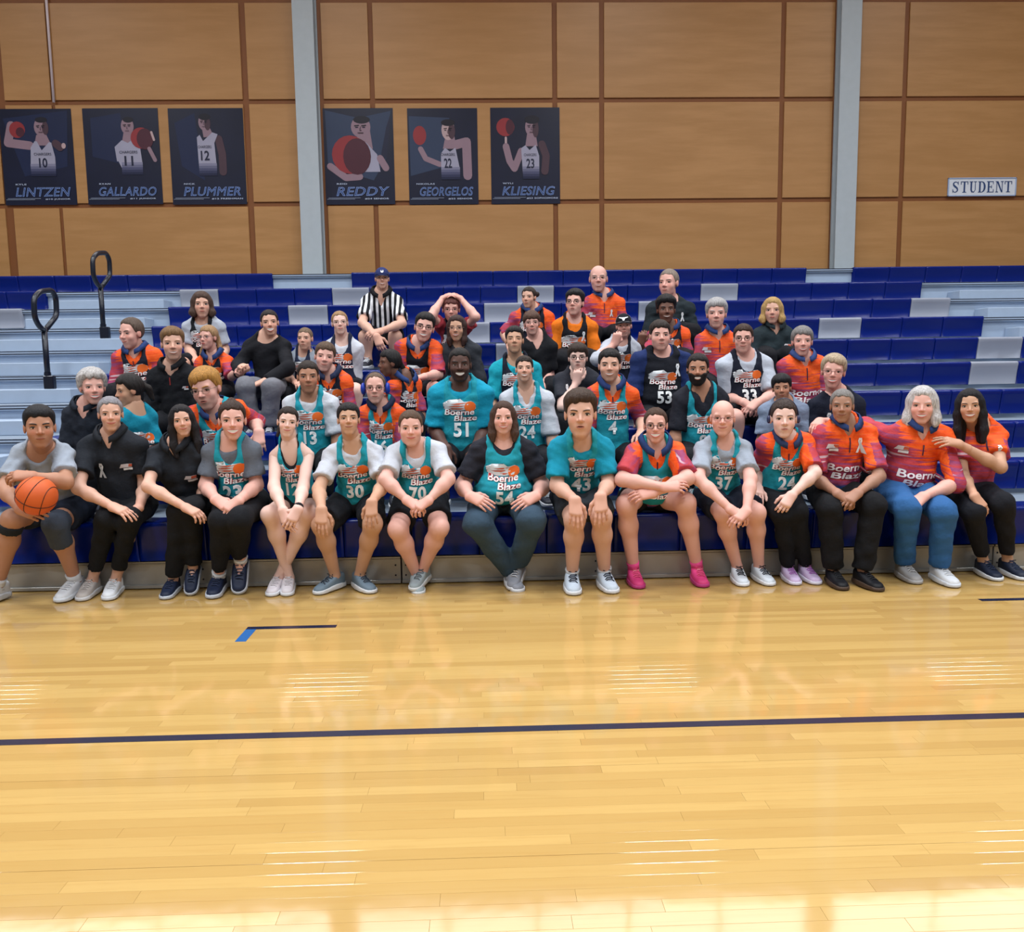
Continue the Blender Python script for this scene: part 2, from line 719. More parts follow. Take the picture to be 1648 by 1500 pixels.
def seat_mesh(w, face, mat):
    """moulded seat: rounded nose, dished top, front that hollows towards the bottom middle"""
    prof = []                                                     # (y, z) from front bottom over the top to the back
    prof += [(.035, -face), (.022, -face * .55), (.008, -.05), (.0, -.022), (.003, -.009), (.012, -.002), (.03, 0), (.12, -.006), (.25, -.004), (.275, -.012), (.28, -.05)]
    xs = [0, .012, .05, .12, .5, .88, .95, .988, 1]
    V, F = [], []
    for i, t in enumerate(xs):
        e = min(t, 1 - t)
        for j, (yy, zz) in enumerate(prof):
            dx = 0
            if e < .001:
                yy += .004 if j < 8 else 0
                zz -= .004
            if j <= 2:
                inset = (.10, .05, .0)[j]
                yy += .014 * (1.0 if .05 + inset < t < .95 - inset else 0.0) * (1, .8, .2)[j]
            V.append((t * w, yy, zz))
    n = len(prof)
    for i in range(len(xs) - 1):
        for j in range(n - 1):
            F.append((i * n + j, (i + 1) * n + j, (i + 1) * n + j + 1, i * n + j + 1))
    F.append(tuple(range(n)))
    F.append(tuple((len(xs) - 1) * n + j for j in range(n))[::-1])
    F.append(tuple(i * n for i in range(len(xs))) + tuple(i * n + n - 1 for i in reversed(range(len(xs)))))
    me = bpy.data.meshes.new('seat_module')
    me.from_pydata(V, [], F, shade_flat=False)
    me.materials.append(mat)
    return me


SEATS = {}


def seat(w, face, kind):
    k = (round(w, 3), face, kind)
    if k not in SEATS:
        SEATS[k] = seat_mesh(w - .006, face, M_BLUE if kind == 'b' else M_GREY)
    return SEATS[k]


# stretches of seats in each row: (left, right, colour); numbers are x in metres
def rx(u, k):
    return at(u, 500, rowY(k))[0]


RUNS = {
    10: [(-7.2, rx(440, 10), 'b'), (rx(567, 10), rx(1297, 10), 'b'), (rx(1372, 10), 8.6, 'b')],
    9: [(-7.5, rx(74, 9), 'b'), (rx(290, 9), rx(352, 9), 'g'), (rx(352, 9), rx(535, 9), 'b'), (rx(535, 9), rx(595, 9), 'g'), (rx(595, 9), rx(833, 9), 'b'), (rx(833, 9), rx(892, 9), 'g'), (rx(892, 9), rx(1128, 9), 'b'), (rx(1128, 9), rx(1188, 9), 'g'), (rx(1188, 9), rx(1483, 9), 'b')],
    8: [(-7.5, rx(33, 8), 'g'), (rx(270, 8), rx(463, 8), 'b'), (rx(463, 8), rx(527, 8), 'g'), (rx(527, 8), rx(779, 8), 'b'), (rx(779, 8), rx(841, 8), 'g'), (rx(841, 8), rx(1028, 8), 'b'), (rx(1028, 8), rx(1091, 8), 'g'), (rx(1091, 8), rx(1467, 8), 'b'), (rx(1467, 8), rx(1530, 8), 'g')],
    7: [(rx(241, 7), rx(721, 7), 'b'), (rx(721, 7), rx(788, 7), 'g'), (rx(788, 7), rx(1320, 7), 'b'), (rx(1320, 7), rx(1388, 7), 'g'), (rx(1388, 7), rx(1585, 7), 'b')],
    6: [(-3.53, rx(797, 6), 'b'), (rx(797, 6), rx(867, 6), 'g'), (rx(867, 6), rx(1578, 6), 'b'), (rx(1578, 6), rx(1650, 6), 'g'), (rx(1650, 6), 6.6, 'b')],
    5: [(-3.53, rx(1568, 5), 'b'), (rx(1568, 5), rx(1645, 5), 'g'), (rx(1645, 5), 6.6, 'b')],
    4: [(-3.53, 6.4, 'b')], 3: [(-3.53, 6.2, 'b')], 2: [(-3.6, 5.8, 'b')], 1: [(-4.6, 5.4, 'b')],
}
ORD = ['first', 'second', 'third', 'fourth', 'fifth', 'sixth', 'seventh', 'eighth', 'ninth', 'tenth']
XL, XR = -8.2, 9.0
for k in range(1, 11):
    Y, Z = rowY(k), rowZ(k)
    root = empty('bleacher_row', (0, Y, Z - .2445))
    tag(root, '%s row of the bleachers up from the court floor' % ORD[k - 1] if k < 10 else 'top row of the bleachers against the panelled wall', 'bleacher', 'rows of the bleachers')
    face = .262 if k == 1 else .217
    for a, b, kind in RUNS[k]:
        n = max(1, round((b - a) / .457))
        w = (b - a) / n
        me = seat(w, face, kind)
        for i in range(n):
            o = link('seat_module', me, None, root)
            o.location = (a + i * w + .003, Y, Z)
    # deck behind the seats and its nosing with two dark grooves
    yb = Y + ROW_T + .074 if k < 10 else YW - .17
    MB().box((XL, Y + .06, Z - .062), (XR, yb, Z - .012)).build('deck', M_DECK, root)
    if k > 1:
        g = MB().bbox((XL, Y + .04, Z - .058), (XR, Y + .062, Z - .012), .004)
        g.build('nosing', M_RISER, root)
        q = MB().box((XL, Y + .037, Z - .021), (XR, Y + .05, Z - .013)).box((XL, Y + .037, Z - .047), (XR, Y + .05, Z - .038))
        q.build('groove', M_BLACKGAP, root)
        MB().box((XL, Y + .075, Z - .2445 - .02), (XR, Y + .09, Z - .06)).build('riser', M_RISER, root)
    else:
        MB().box((XL, Y + .10, .19), (XR, Y + .13, Z - .06)).build('riser', M_BLACKGAP, root)
        x = -4.7
        while x < 5.6:                                            # metal base panels, one by one
            m = MB().bbox((x + .004, Y + .085, .012), (x + 1.366, Y + .1, .175), .003)
            m.build('base_panel', M_ALU, root)
            MB().bbox((x + .004, Y + .07, .178), (x + 1.366, Y + .1, .192), .002).build('base_rail', M_ALU, root)
            MB().bbox((x + .004, Y + .07, .006), (x + 1.366, Y + .1, .03), .003).build('base_rail', M_ALU, root)
            for dx in (.03, 1.33):
                bolt = MB()
                for zz in (.06, .13):
                    bolt.tube([(x + dx, Y + .086, zz), (x + dx, Y + .081, zz)], .006, 8, up=(1, 0, 0))
                bolt.build('bolt', M_BLACKGAP, root)
            x += 1.37
    if 2 <= k <= 9:                                               # aisle half steps
        for a, b in ((-5.05, -3.75), (5.75, 6.9)):
            if (k < 7 and a > 0):
                continue
            MB().bbox((a, Y - .2, Z - .2445 - .012), (b, Y + .075, Z - .13), .006).build('aisle_step', M_RISER, root)


# --- handrails in the aisle -----------------------------------------------
def arc_path(pts, r=.06, n=4):
    P = [np.array(p, float) for p in pts]
    out = [P[0]]
    for i in range(1, len(P) - 1):
        a, b = norm(P[i - 1] - P[i]), norm(P[i + 1] - P[i])
        rr = min(r, .45 * np.linalg.norm(P[i - 1] - P[i]), .45 * np.linalg.norm(P[i + 1] - P[i]))
        p0, p1 = P[i] + a * rr, P[i] + b * rr
        for j in range(n + 1):
            t = j / n
            out.append((1 - t) ** 2 * p0 + 2 * t * (1 - t) * P[i] + t * t * p1)
    out.append(P[-1])
    return out


def handrail(dy, dz, label):
    X, Y, Z = -3.96, 7.95 + dy, 1.314 + dz
    r = empty('handrail', (X, Y, Z))
    tag(r, label, 'handrail', 'aisle handrails')
    MB().tube([(X, Y, Z), (X, Y, Z + .56)], .025, 10).build('post', M_RAIL, r, False)
    sl = MB().tube([(X, Y, Z), (X, Y, Z + .15)], .03, 10).bbox((X - .03, Y - .03, Z), (X + .06, Y + .03, Z + .12), .006)
    sl.build('base_sleeve', M_RAIL, r)
    lp = arc_path([(X, Y, Z + .52), (X, Y - .10, Z + .57), (X, Y - .15, Z + .64), (X, Y - .14, Z + .80), (X, Y - .02, Z + .87), (X, Y + .19, Z + .90), (X, Y + .26, Z + .84), (X, Y + .25, Z + .67), (X, Y + .02, Z + .53)], .05)
    MB().tube(lp, .024, 10, up=(1, 0, 0)).build('loop', M_RAIL, r, False)


handrail(0, 0, 'lower black looped handrail in the aisle left of the seated group')
handrail(1.22, .489, 'upper black looped handrail in the aisle below the top row')


# ================================================================== PRINTED THINGS ON THE WALL
_tc = {}


def text_mesh(s, bold=0., shear=0., outline=0., spacing=1.0):
    key = (s, bold, shear, outline, spacing)
    if key in _tc:
        return _tc[key]
    cu = bpy.data.curves.new('lettering', 'FONT')
    cu.body = s
    cu.size = 1
    cu.offset = bold
    cu.shear = shear
    cu.resolution_u = 3
    cu.space_character = spacing
    if outline:
        cu.fill_mode = 'NONE'
        cu.bevel_depth = outline
        cu.bevel_resolution = 0
    ob = bpy.data.objects.new('lettering', cu)
    C.objects.link(ob)
    bpy.context.view_layer.update()
    me = bpy.data.meshes.new_from_object(ob)
    V = np.array([v.co[:] for v in me.vertices])
    F = [tuple(p.vertices) for p in me.polygons]
    bpy.data.objects.remove(ob)
    bpy.data.curves.remove(cu)
    bpy.data.meshes.remove(me)
    lo, hi = V.min(0), V.max(0)
    V = V - np.array([(lo[0] + hi[0]) / 2, (lo[1] + hi[1]) / 2, 0])
    _tc[key] = (V, F, hi - lo)
    return _tc[key]


def flat_text(m, s, cx, cy, y, h=None, w=None, mi=0, **kw):
    """lettering lying in an XZ plane at depth y"""
    V, F, d = text_mesh(s, **kw)
    sy = (h / d[1]) if h else w / d[0]
    sx = (w / d[0]) if w else sy
    P = [(cx + p[0] * sx, y - p[2] * min(sx, sy) * .3, cy + p[1] * sy) for p in V]
    m.add(P, F, mi)


PRINT = {'skin': '#8d7480', 'skinlit': '#b39a9c', 'skindk': '#4a3640', 'jersey': '#9c9aae', 'jersey2': '#807f97', 'jersey3': '#656680', 'jersey4': '#4b4d6a', 'jersey5': '#333653', 'jersey6': '#20243f', 'ball': '#8c3136', 'balldk': '#4a2330', 'hair': '#1d1b26', 'ink': '#20233a', 'smoke': '#1b2444', 'sheen': '#303c56', 'letter': '#6d86ba', 'white': '#a9b4cc', 'fill': '#203468'}
PKEYS = list(PRINT)
PM = [plain('print_' + k, PRINT[k], .35, .35, var=.12, sc=4) for k in PKEYS]
M_SHEET = plain('poster_navy_print', '#12162f', .3, .45, var=.35, sc=3)


def poster(px, figure, first, name, tail, label):
    (u0, v0), (u1, v1) = px
    um, vm = (u0 + u1) / 2, (v0 + v1) / 2
    x0, x1 = at(u0, vm, YW - .03)[0], at(u1, vm, YW - .03)[0]
    z1, z0 = at(um, v0, YW - .03)[2], at(um, v1, YW - .03)[2]
    W, H = x1 - x0, z1 - z0
    yb = YW - .028
    r = empty('poster', ((x0 + x1) / 2, YW - .03, z0))
    tag(r, label, 'poster', 'player posters on the panelled wall')
    MB().box((x0, yb, z0), (x1, yb + .004, z1)).build('sheet', M_SHEET, r)
    m = MB()
    lay = [0]

    def P(x, y):
        return (x0 + x * W, yb - .0008 - lay[0] * .0004, z1 - y * H)
    for sh in figure:
        lay[0] += 1
        mi = PKEYS.index(sh[1])
        if sh[0] == 'e':
            _, _, cx, cy, a, b = sh
            m.poly([P(cx + a * math.cos(t), cy + b * math.sin(t)) for t in np.linspace(0, -2 * math.pi, 20, endpoint=False)][::-1], mi)
        elif sh[0] == 'p':
            m.poly([P(*q) for q in sh[2]], mi)
        else:
            pts, w = sh[2], sh[3]
            for (ax, ay), (bx, by) in zip(pts[:-1], pts[1:]):
                lay[0] += .3
                d = np.array([(bx - ax) * W, (by - ay) * H])
                d /= np.linalg.norm(d)
                nx, ny = -d[1] * w / 2 / W, d[0] * w / 2 / H
                m.poly([P(ax + nx, ay + ny), P(bx + nx, by + ny), P(bx - nx, by - ny), P(ax - nx, ay - ny)], mi)
            for (cx, cy) in pts:
                lay[0] += .3
                m.poly([P(cx + w / 2 / W * math.cos(t), cy + w / 2 / H * math.sin(t)) for t in np.linspace(0, 2 * math.pi, 10, endpoint=False)], mi)
    m.build('printed_figure', PM, r)
    ys = yb - .009
    t = MB()
    flat_text(t, name, x0 + .54 * W, z1 - .865 * H, ys + .001, h=.088 * H, w=.76 * W, mi=1, bold=.0, shear=.22, spacing=1.05)
    flat_text(t, name, x0 + .54 * W, z1 - .865 * H, ys - .001, h=.095 * H, w=.77 * W, mi=0, outline=.022, shear=.22, spacing=1.05)
    t.build('name_lettering', [PM[PKEYS.index('letter')], PM[PKEYS.index('fill')]], r)
    t = MB()
    flat_text(t, first, x0 + .24 * W, z1 - .785 * H, ys, h=.016 * H, w=.15 * W * len(first) / 4, bold=.03, spacing=1.15)
    flat_text(t, tail, x0 + .74 * W, z1 - .942 * H, ys, h=.018 * H, w=.35 * W * len(tail) / 10, bold=.03, spacing=1.1)
    t.box((x0 + .04 * W, ys, z1 - .934 * H), (x0 + .5 * W, ys + .002, z1 - .931 * H)).box((x0 + .02 * W, ys, z1 - .946 * H), (x0 + .42 * W, ys + .002, z1 - .943 * H))
    t.build('small_lettering', PM[PKEYS.index('white')], r)
    return r, P, W, H, x0, z1, ys


def chest(r, word, num, cx, cy, W, H, x0, z1, ys, sh=0., w=.24, nh=.1):
    t = MB()
    if word:
        flat_text(t, word, x0 + cx * W, z1 - cy * H, ys, w=w * W, h=.028 * H, shear=sh)
    if num:
        flat_text(t, num, x0 + cx * W, z1 - (cy + .09) * H, ys, h=nh * H, w=.115 * W, bold=.02, shear=sh)
    t.build('jersey_lettering', PM[PKEYS.index('ink')], r)


def fade(pts, x0, x1, y0):
    out = [('p', 'jersey', pts)]
    for i, k in enumerate(('jersey2', 'jersey3', 'jersey4', 'jersey5', 'jersey6')):
        a, b = y0 - .05 + .026 * i, y0 - .05 + .026 * (i + 1)
        out.append(('p', k, [(x0, a), (x1, a), (x1, b), (x0, b)]))
    return out


def features(f):
    """brows, eyes, nose and mouth of the printed faces"""
    for sh in list(f):
        if sh[0] == 'e' and sh[1] in ('skin', 'skinlit') and .07 < sh[4] < .15 and sh[5] > .07:
            _, _, cx, cy, a, b = sh
            w = a * .09
            for sx in (-.42, .3):
                f.append(('l', 'hair', [(cx + a * (sx - .2), cy - b * .12), (cx + a * (sx + .22), cy - b * .16)], w))
                f.append(('l', 'ink', [(cx + a * (sx - .1), cy + b * .02), (cx + a * (sx + .12), cy + b * .02)], w))
            f.append(('l', 'skindk', [(cx - a * .02, cy), (cx - a * .1, cy + b * .3), (cx + a * .05, cy + b * .32)], w * .7))
            f.append(('l', 'skindk', [(cx - a * .3, cy + b * .55), (cx + a * .22, cy + b * .55)], w * .9))
    return f


fig = [('p', 'smoke', [(.05, .1), (.95, .02), (.9, .6), (.3, .7)]),
       ('l', 'skin', [(.40, .38), (.10, .35), (.16, .17)], .11), ('e', 'ball', .24, .215, .11, .085), ('e', 'balldk', .28, .24, .06, .05),
       ('p', 'skin', [(.50, .27), (.64, .27), (.70, .38), (.46, .38)]), ('e', 'skin', .57, .19, .095, .095), ('e', 'skindk', .63, .2, .045, .07), ('e', 'hair', .58, .115, .085, .03)]
fig += fade([(.41, .40), (.47, .335), (.50, .335), (.56, .43), (.67, .345), (.70, .35), (.74, .5), (.74, .62), (.39, .62)], .39, .74, .62)
fig += [('l', 'skindk', [(.76, .36), (.82, .40)], .10), ('e', 'skinlit', .87, .385, .03, .03)]
a = poster(((3, 175), (119, 330)), features(fig), 'KYLE', 'LINTZEN', '#10 JUNIOR', 'leftmost dark player poster, figure holding a ball up beside his head')
chest(a[0], 'CHARGERS', '10', .57, .47, *a[2:])
fig = [('p', 'smoke', [(.1, .1), (.5, .05), (.6, .6), (.1, .5)]), ('p', 'skin', [(.53, .25), (.63, .25), (.66, .36), (.50, .36)]),
       ('e', 'skin', .585, .185, .085, .09), ('e', 'hair', .6, .12, .07, .03)]
fig += fade([(.40, .40), (.50, .33), (.58, .36), (.63, .33), (.74, .42), (.76, .6), (.48, .62), (.44, .55), (.42, .55)], .48, .76, .61)
fig += [('e', 'ball', .76, .31, .14, .11), ('e', 'balldk', .81, .32, .11, .11), ('l', 'skinlit', [(.9, .25), (.93, .33)], .03), ('l', 'skin', [(.86, .42), (.93, .54)], .05)]
a = poster(((137, 174), (258, 329)), features(fig), 'RYAN', 'GALLARDO', '#11 JUNIOR', 'dark player poster, second from the left, ball held on one shoulder')
chest(a[0], 'CHARGERS', '11', .58, .455, *a[2:])
fig = [('p', 'smoke', [(.08, .15), (.35, .05), (.45, .75), (.15, .6)]), ('p', 'skin', [(.44, .19), (.54, .19), (.6, .29), (.46, .3)]),
       ('e', 'skin', .475, .145, .075, .085), ('e', 'skindk', .52, .16, .04, .07), ('e', 'hair', .485, .09, .08, .035), ('l', 'skindk', [(.66, .32), (.70, .48), (.70, .66)], .10)]
fig += fade([(.37, .30), (.41, .275), (.45, .34), (.58, .25), (.65, .27), (.60, .36), (.62, .64), (.38, .64)], .38, .62, .62)
a = poster(((274, 174), (394, 329)), features(fig), 'NICK', 'PLUMMER', '#12 FRESHMAN', 'third player poster from the left, slim figure standing with arms down')
chest(a[0], 'CHARGERS', '12', .47, .40, *a[2:], w=.18)
fig = [('p', 'sheen', [(.03, .02), (.5, .1), (.97, .03), (.9, .5), (.7, .75), (.05, .6)]), ('p', 'ink', [(.97, .05), (.9, .5), (.78, .6), (.9, .2)]),
       ('p', 'skin', [(.5, .2), (.66, .2), (.7, .42), (.45, .42)]), ('e', 'skin', .535, .195, .14, .11), ('e', 'hair', .55, .12, .12, .04), ('p', 'jersey', [(.6, .35), (.76, .48), (.8, .66), (.5, .66)]),
       ('l', 'skin', [(.80, .52), (.88, .62)], .09), ('l', 'skin', [(.08, .6), (.3, .72), (.5, .71)], .09), ('e', 'ball', .37, .48, .26, .20), ('e', 'balldk', .47, .5, .2, .19)]
poster(((522, 174), (634, 329)), features(fig), 'REID', 'REDDY', '#24 SENIOR', 'creased player poster just right of the left column, big ball in front')
fig = [('p', 'sheen', [(.02, .08), (.6, .1), (.55, .6), (.03, .7)]), ('e', 'ball', .17, .28, .095, .10), ('l', 'skin', [(.18, .42), (.25, .52), (.45, .58)], .07), ('p', 'skin', [(.55, .26), (.66, .26), (.7, .42), (.5, .42)]),
       ('e', 'skinlit', .58, .225, .095, .105), ('e', 'skindk', .63, .24, .05, .08), ('e', 'hair', .58, .15, .1, .035), ('l', 'skin', [(.68, .38), (.84, .35), (.85, .7)], .12)]
fig += fade([(.47, .47), (.53, .41), (.6, .45), (.68, .41), (.73, .6), (.74, .7), (.47, .7)], .47, .74, .66)
a = poster(((657, 174), (769, 329)), features(fig), 'NIKOLAS', 'GEORGELOS', '#22 SENIOR', 'middle poster of the three right of the left column, figure pointing forward')
chest(a[0], 'CHARGERS', '22', .57, .48, *a[2:], sh=-.1, w=.2)
fig = [('e', 'ball', .215, .2, .13, .095), ('e', 'balldk', .28, .2, .06, .08), ('l', 'skinlit', [(.22, .31), (.22, .4)], .03), ('l', 'skin', [(.22, .4), (.27, .55), (.34, .63), (.44, .45)], .09),
       ('p', 'skin', [(.53, .26), (.65, .26), (.68, .4), (.5, .4)]), ('e', 'skin', .595, .2, .095, .1), ('e', 'skindk', .65, .22, .045, .09), ('e', 'hair', .6, .125, .11, .045), ('l', 'skindk', [(.74, .38), (.80, .5), (.78, .66)], .10)]
fig += fade([(.44, .42), (.5, .39), (.56, .44), (.65, .385), (.70, .5), (.70, .68), (.46, .68)], .46, .70, .66)
a = poster(((790, 173), (901, 328)), features(fig), 'WYLI', 'KLIESING', '#23 SOPHOMORE', 'rightmost player poster, figure spinning a ball on one finger')
chest(a[0], 'CHARGERS', '23', .57, .49, *a[2:], w=.18)


# --- STUDENT sign with slab serif letters ----------------------------------
def serif_letter(ch):
    """strokes of a slab serif capital in a 1 x 1.25 cell, as quads"""
    q = []

    def R(x0, y0, x1, y1):
        q.append([(x0, y0), (x1, y0), (x1, y1), (x0, y1)])
    t, b = .22, .09
    if ch == 'T':
        R(.39, 0, .61, 1.25), R(.24, 0, .76, b), R(.02, 1.25 - b, .98, 1.25), R(.02, .9, .12, 1.25), R(.88, .9, .98, 1.25)
    if ch == 'U':
        R(.14, .3, .36, 1.25), R(.72, .3, .82, 1.25), R(.02, 1.25 - b, .48, 1.25), R(.58, 1.25 - b, .96, 1.25)
        q.append([(.14, .3), (.36, .3), (.42, .14), (.28, .02)]), q.append([(.28, .02), (.42, .14), (.6, .12), (.62, 0)]), q.append([(.62, 0), (.6, .12), (.72, .3), (.82, .3)])
    if ch == 'D':
        R(.12, 0, .34, 1.25), R(.0, 0, .5, b), R(.0, 1.25 - b, .5, 1.25)
        for i in range(8):
            a, c = -math.pi / 2 + math.pi * i / 8, -math.pi / 2 + math.pi * (i + 1) / 8
            q.append([(.48 + .5 * math.cos(a), .625 + .625 * math.sin(a)), (.48 + .5 * math.cos(c), .625 + .625 * math.sin(c)), (.46 + .27 * math.cos(c), .625 + .535 * math.sin(c)), (.46 + .27 * math.cos(a), .625 + .535 * math.sin(a))])
    if ch == 'E':
        R(.12, 0, .34, 1.25), R(0, 0, .88, b), R(0, 1.25 - b, .86, 1.25), R(.34, .58, .62, .67), R(.8, 0, .9, .36), R(.78, .92, .87, 1.25), R(.56, .45, .65, .8)
    if ch == 'N':
        R(.1, 0, .2, 1.25), R(.8, 0, .9, 1.25), R(-.02, 0, .34, b), R(-.02, 1.25 - b, .26, 1.25), R(.66, 1.25 - b, 1.02, 1.25)
        q.append([(.1, 1.25), (.34, 1.25), (.9, 0), (.74, 0)])
    if ch == 'S':
        pts = [(.82, .98), (.7, 1.15), (.48, 1.2), (.24, 1.1), (.2, .92), (.34, .74), (.6, .58), (.76, .4), (.72, .18), (.5, .05), (.26, .08), (.14, .28)]
        wd = [.08, .09, .1, .14, .2, .22, .22, .2, .14, .1, .09, .08]
        for i in range(len(pts) - 1):
            (ax, ay), (bx, by) = pts[i], pts[i + 1]
            L = math.hypot(bx - ax, by - ay)
            nx, ny = -(by - ay) / L, (bx - ax) / L
            w0, w1 = wd[i] / 2, wd[i + 1] / 2
            q.append([(ax + nx * w0, ay + ny * w0), (ax - nx * w0, ay - ny * w0), (bx - nx * w1, by - ny * w1), (bx + nx * w1, by + ny * w1)])
        R(.78, .86, .86, 1.25), R(.1, 0, .18, .4)
    return q


sx0, sx1 = at(1525, 302, YW - .03)[0], at(1635, 302, YW - .03)[0]
sz1, sz0 = at(1580, 286, YW - .03)[2], at(1580, 316, YW - .03)[2]
sg = empty('sign', ((sx0 + sx1) / 2, YW - .03, sz0))
tag(sg, 'white rectangular sign lettered STUDENT on the wall at the right', 'sign')
MB().box((sx0 + .01, YW - .036, sz0 + .01), (sx1 - .01, YW - .022, sz1 - .01)).build('board', plain('sign_white', '#d6dae2', .5), sg)
fr = MB()
for lo, hi in (((sx0, sz0), (sx1, sz0 + .016)), ((sx0, sz1 - .016), (sx1, sz1)), ((sx0, sz0), (sx0 + .016, sz1)), ((sx1 - .016, sz0), (sx1, sz1))):
    fr.bbox((lo[0], YW - .044, lo[1]), (hi[0], YW - .022, hi[1]), .003)
fr.build('frame', plain('sign_frame', '#9fb0cf', .4), sg)
lt = MB()
n = 7
cw = (sx1 - sx0 - .1) / n
hh = (sz1 - sz0) * .6
for i, ch in enumerate('STUDENT'):
    for k, q in enumerate(serif_letter(ch)):
        lt.poly([(sx0 + .05 + i * cw + .04 * cw + p[0] * cw * .88, YW - .0375 - k * .0001, sz0 + (sz1 - sz0) * .2 + p[1] / 1.25 * hh) for p in q])
lt.build('lettering', plain('sign_navy_ink', '#27406f', .5), sg)

# ================================================================== PEOPLE: BUILDERS
M_SKIN = skin_mat()
M_TEAM = team_shirt_mat()
M_REF = stripe_mat()
SKINS = {'pale': '#e0bcb0', 'pink': '#dba99c', 'fair': '#d2a692', 'olive': '#c2987e', 'tan': '#ad7f67', 'brown': '#a37c68', 'deep': '#6b4a3c', 'dark': '#4a332c'}


def head_base(F, p):
    jw, ft = p.get('jw', 1.), p.get('fat', 1.)
    F.ell((0, -.055, .13), (.315, .385, .36), .05)
    F.ell((0, .09, -.10), (.262 * jw, .255, .36), .08)
    F.ell((0, .09, -.27), (.215 * jw * ft, .215, .21), .08)
    F.cap((-.05, .215, -.425), (.05, .215, -.425), .062 * ft, .062 * ft, .08)
    for s in (-1, 1):
        F.ell((s * .155 * jw, .195, -.12), (.105 * ft, .10, .11), .08)
    return F


def head_field(p, h=.02):
    F = Fld((-.46, -.52, -.56), (.46, .56, .58), h, .12)
    head_base(F, p)
    F.cap((-.17, .262, .09), (.17, .262, .09), .052, .052, .05)
    for s in (-1, 1):
        q, d = F.ell_d((s * .142, .41, .014), (.09, .10, .062))
        F.d[q] = smax(F.d[q], -d, .06)
    ns = p.get('nose', 1.)
    F.cap((0, .30, .06), (0, .39 + .02 * ns, -.105), .026, .043 * ns, .035)
    for s in (-1, 1):
        F.ell((s * .05 * ns, .35, -.12), (.036, .045, .032), .03)
    F.ell((0, .27, -.245), (.125, .062, .085), .06)
    if p.get('mouth', 1) in (1, 2):                                # cheeks bunch up in a smile
        for s in (-1, 1):
            F.ell((s * .165 * p.get('jw', 1.), .235, -.125), (.075, .06, .06), .06)
    for s in (-1, 1):
        F.ell((s * .322, -.035, -.02), (.035, .085, .125), .02)
    return F


def surf_y(F, x, z):
    i = int(round((x - F.lo[0]) / F.h))
    k = int(round((z - F.lo[2]) / F.h))
    col = F.d[np.clip(i, 0, F.n[0] - 1), :, np.clip(k, 0, F.n[2] - 1)]
    j = np.nonzero(col < 0)[0]
    if not len(j):
        return .3
    j = j[-1]
    t = col[j] / (col[j] - col[j + 1]) if j + 1 < len(col) else 0
    return float(F.ax[1][j] + t * F.h)


EYES = {}


def eye_mesh(op, iris):
    """eyeball lens, iris, pupil and lash line of one eye, in head units"""
    key = (op, iris)
    if key in EYES:
        return EYES[key]
    m = MB()
    hw, hh = .074, .014 + .026 * op

    def dome(cx, cz, a, b, y0, dep, mi, n=14):
        V = [(cx, y0 + dep, cz)]
        for r, yy in ((.6, .75), (1., 0.)):
            V += [(cx + a * r * math.cos(t), y0 + dep * yy, cz + b * r * math.sin(t)) for t in np.linspace(0, 2 * math.pi, n, endpoint=False)]
        F = [(0, 1 + (i + 1) % n, 1 + i) for i in range(n)] + [(1 + i, 1 + (i + 1) % n, 1 + n + (i + 1) % n, 1 + n + i) for i in range(n)]
        m.add(V, F, mi)
    if op > .05:
        dome(0, 0, hw, hh, 0, .022, 0)
        dome(0, .002, .033, min(.033, hh), .012, .014, 1)
        dome(0, .002, .014, min(.014, hh), .019, .009, 2)
    ls = [(hw * 1.05 * t, .018 - .016 * t * t, (hh * 1.05) * (1 - t * t) - .004 + (0 if op > .05 else -.012)) for t in np.linspace(-1, 1, 9)]
    m.tube(ls, [.004, .008, .011, .012, .012, .012, .011, .008, .004], 5, mi=3)
    me = bpy.data.meshes.new('eye')
    me.from_pydata(m.v, [], m.f, shade_flat=False)
    for mm in (plain('eye_white', '#cfc6c2', .3), plain('iris_' + iris.strip('#'), iris, .2), plain('pupil', '#0a0808', .15), plain('lash', '#241813', .6)):
        me.materials.append(mm)
    me.polygons.foreach_set('material_index', m.mi)
    EYES[key] = me
    return me


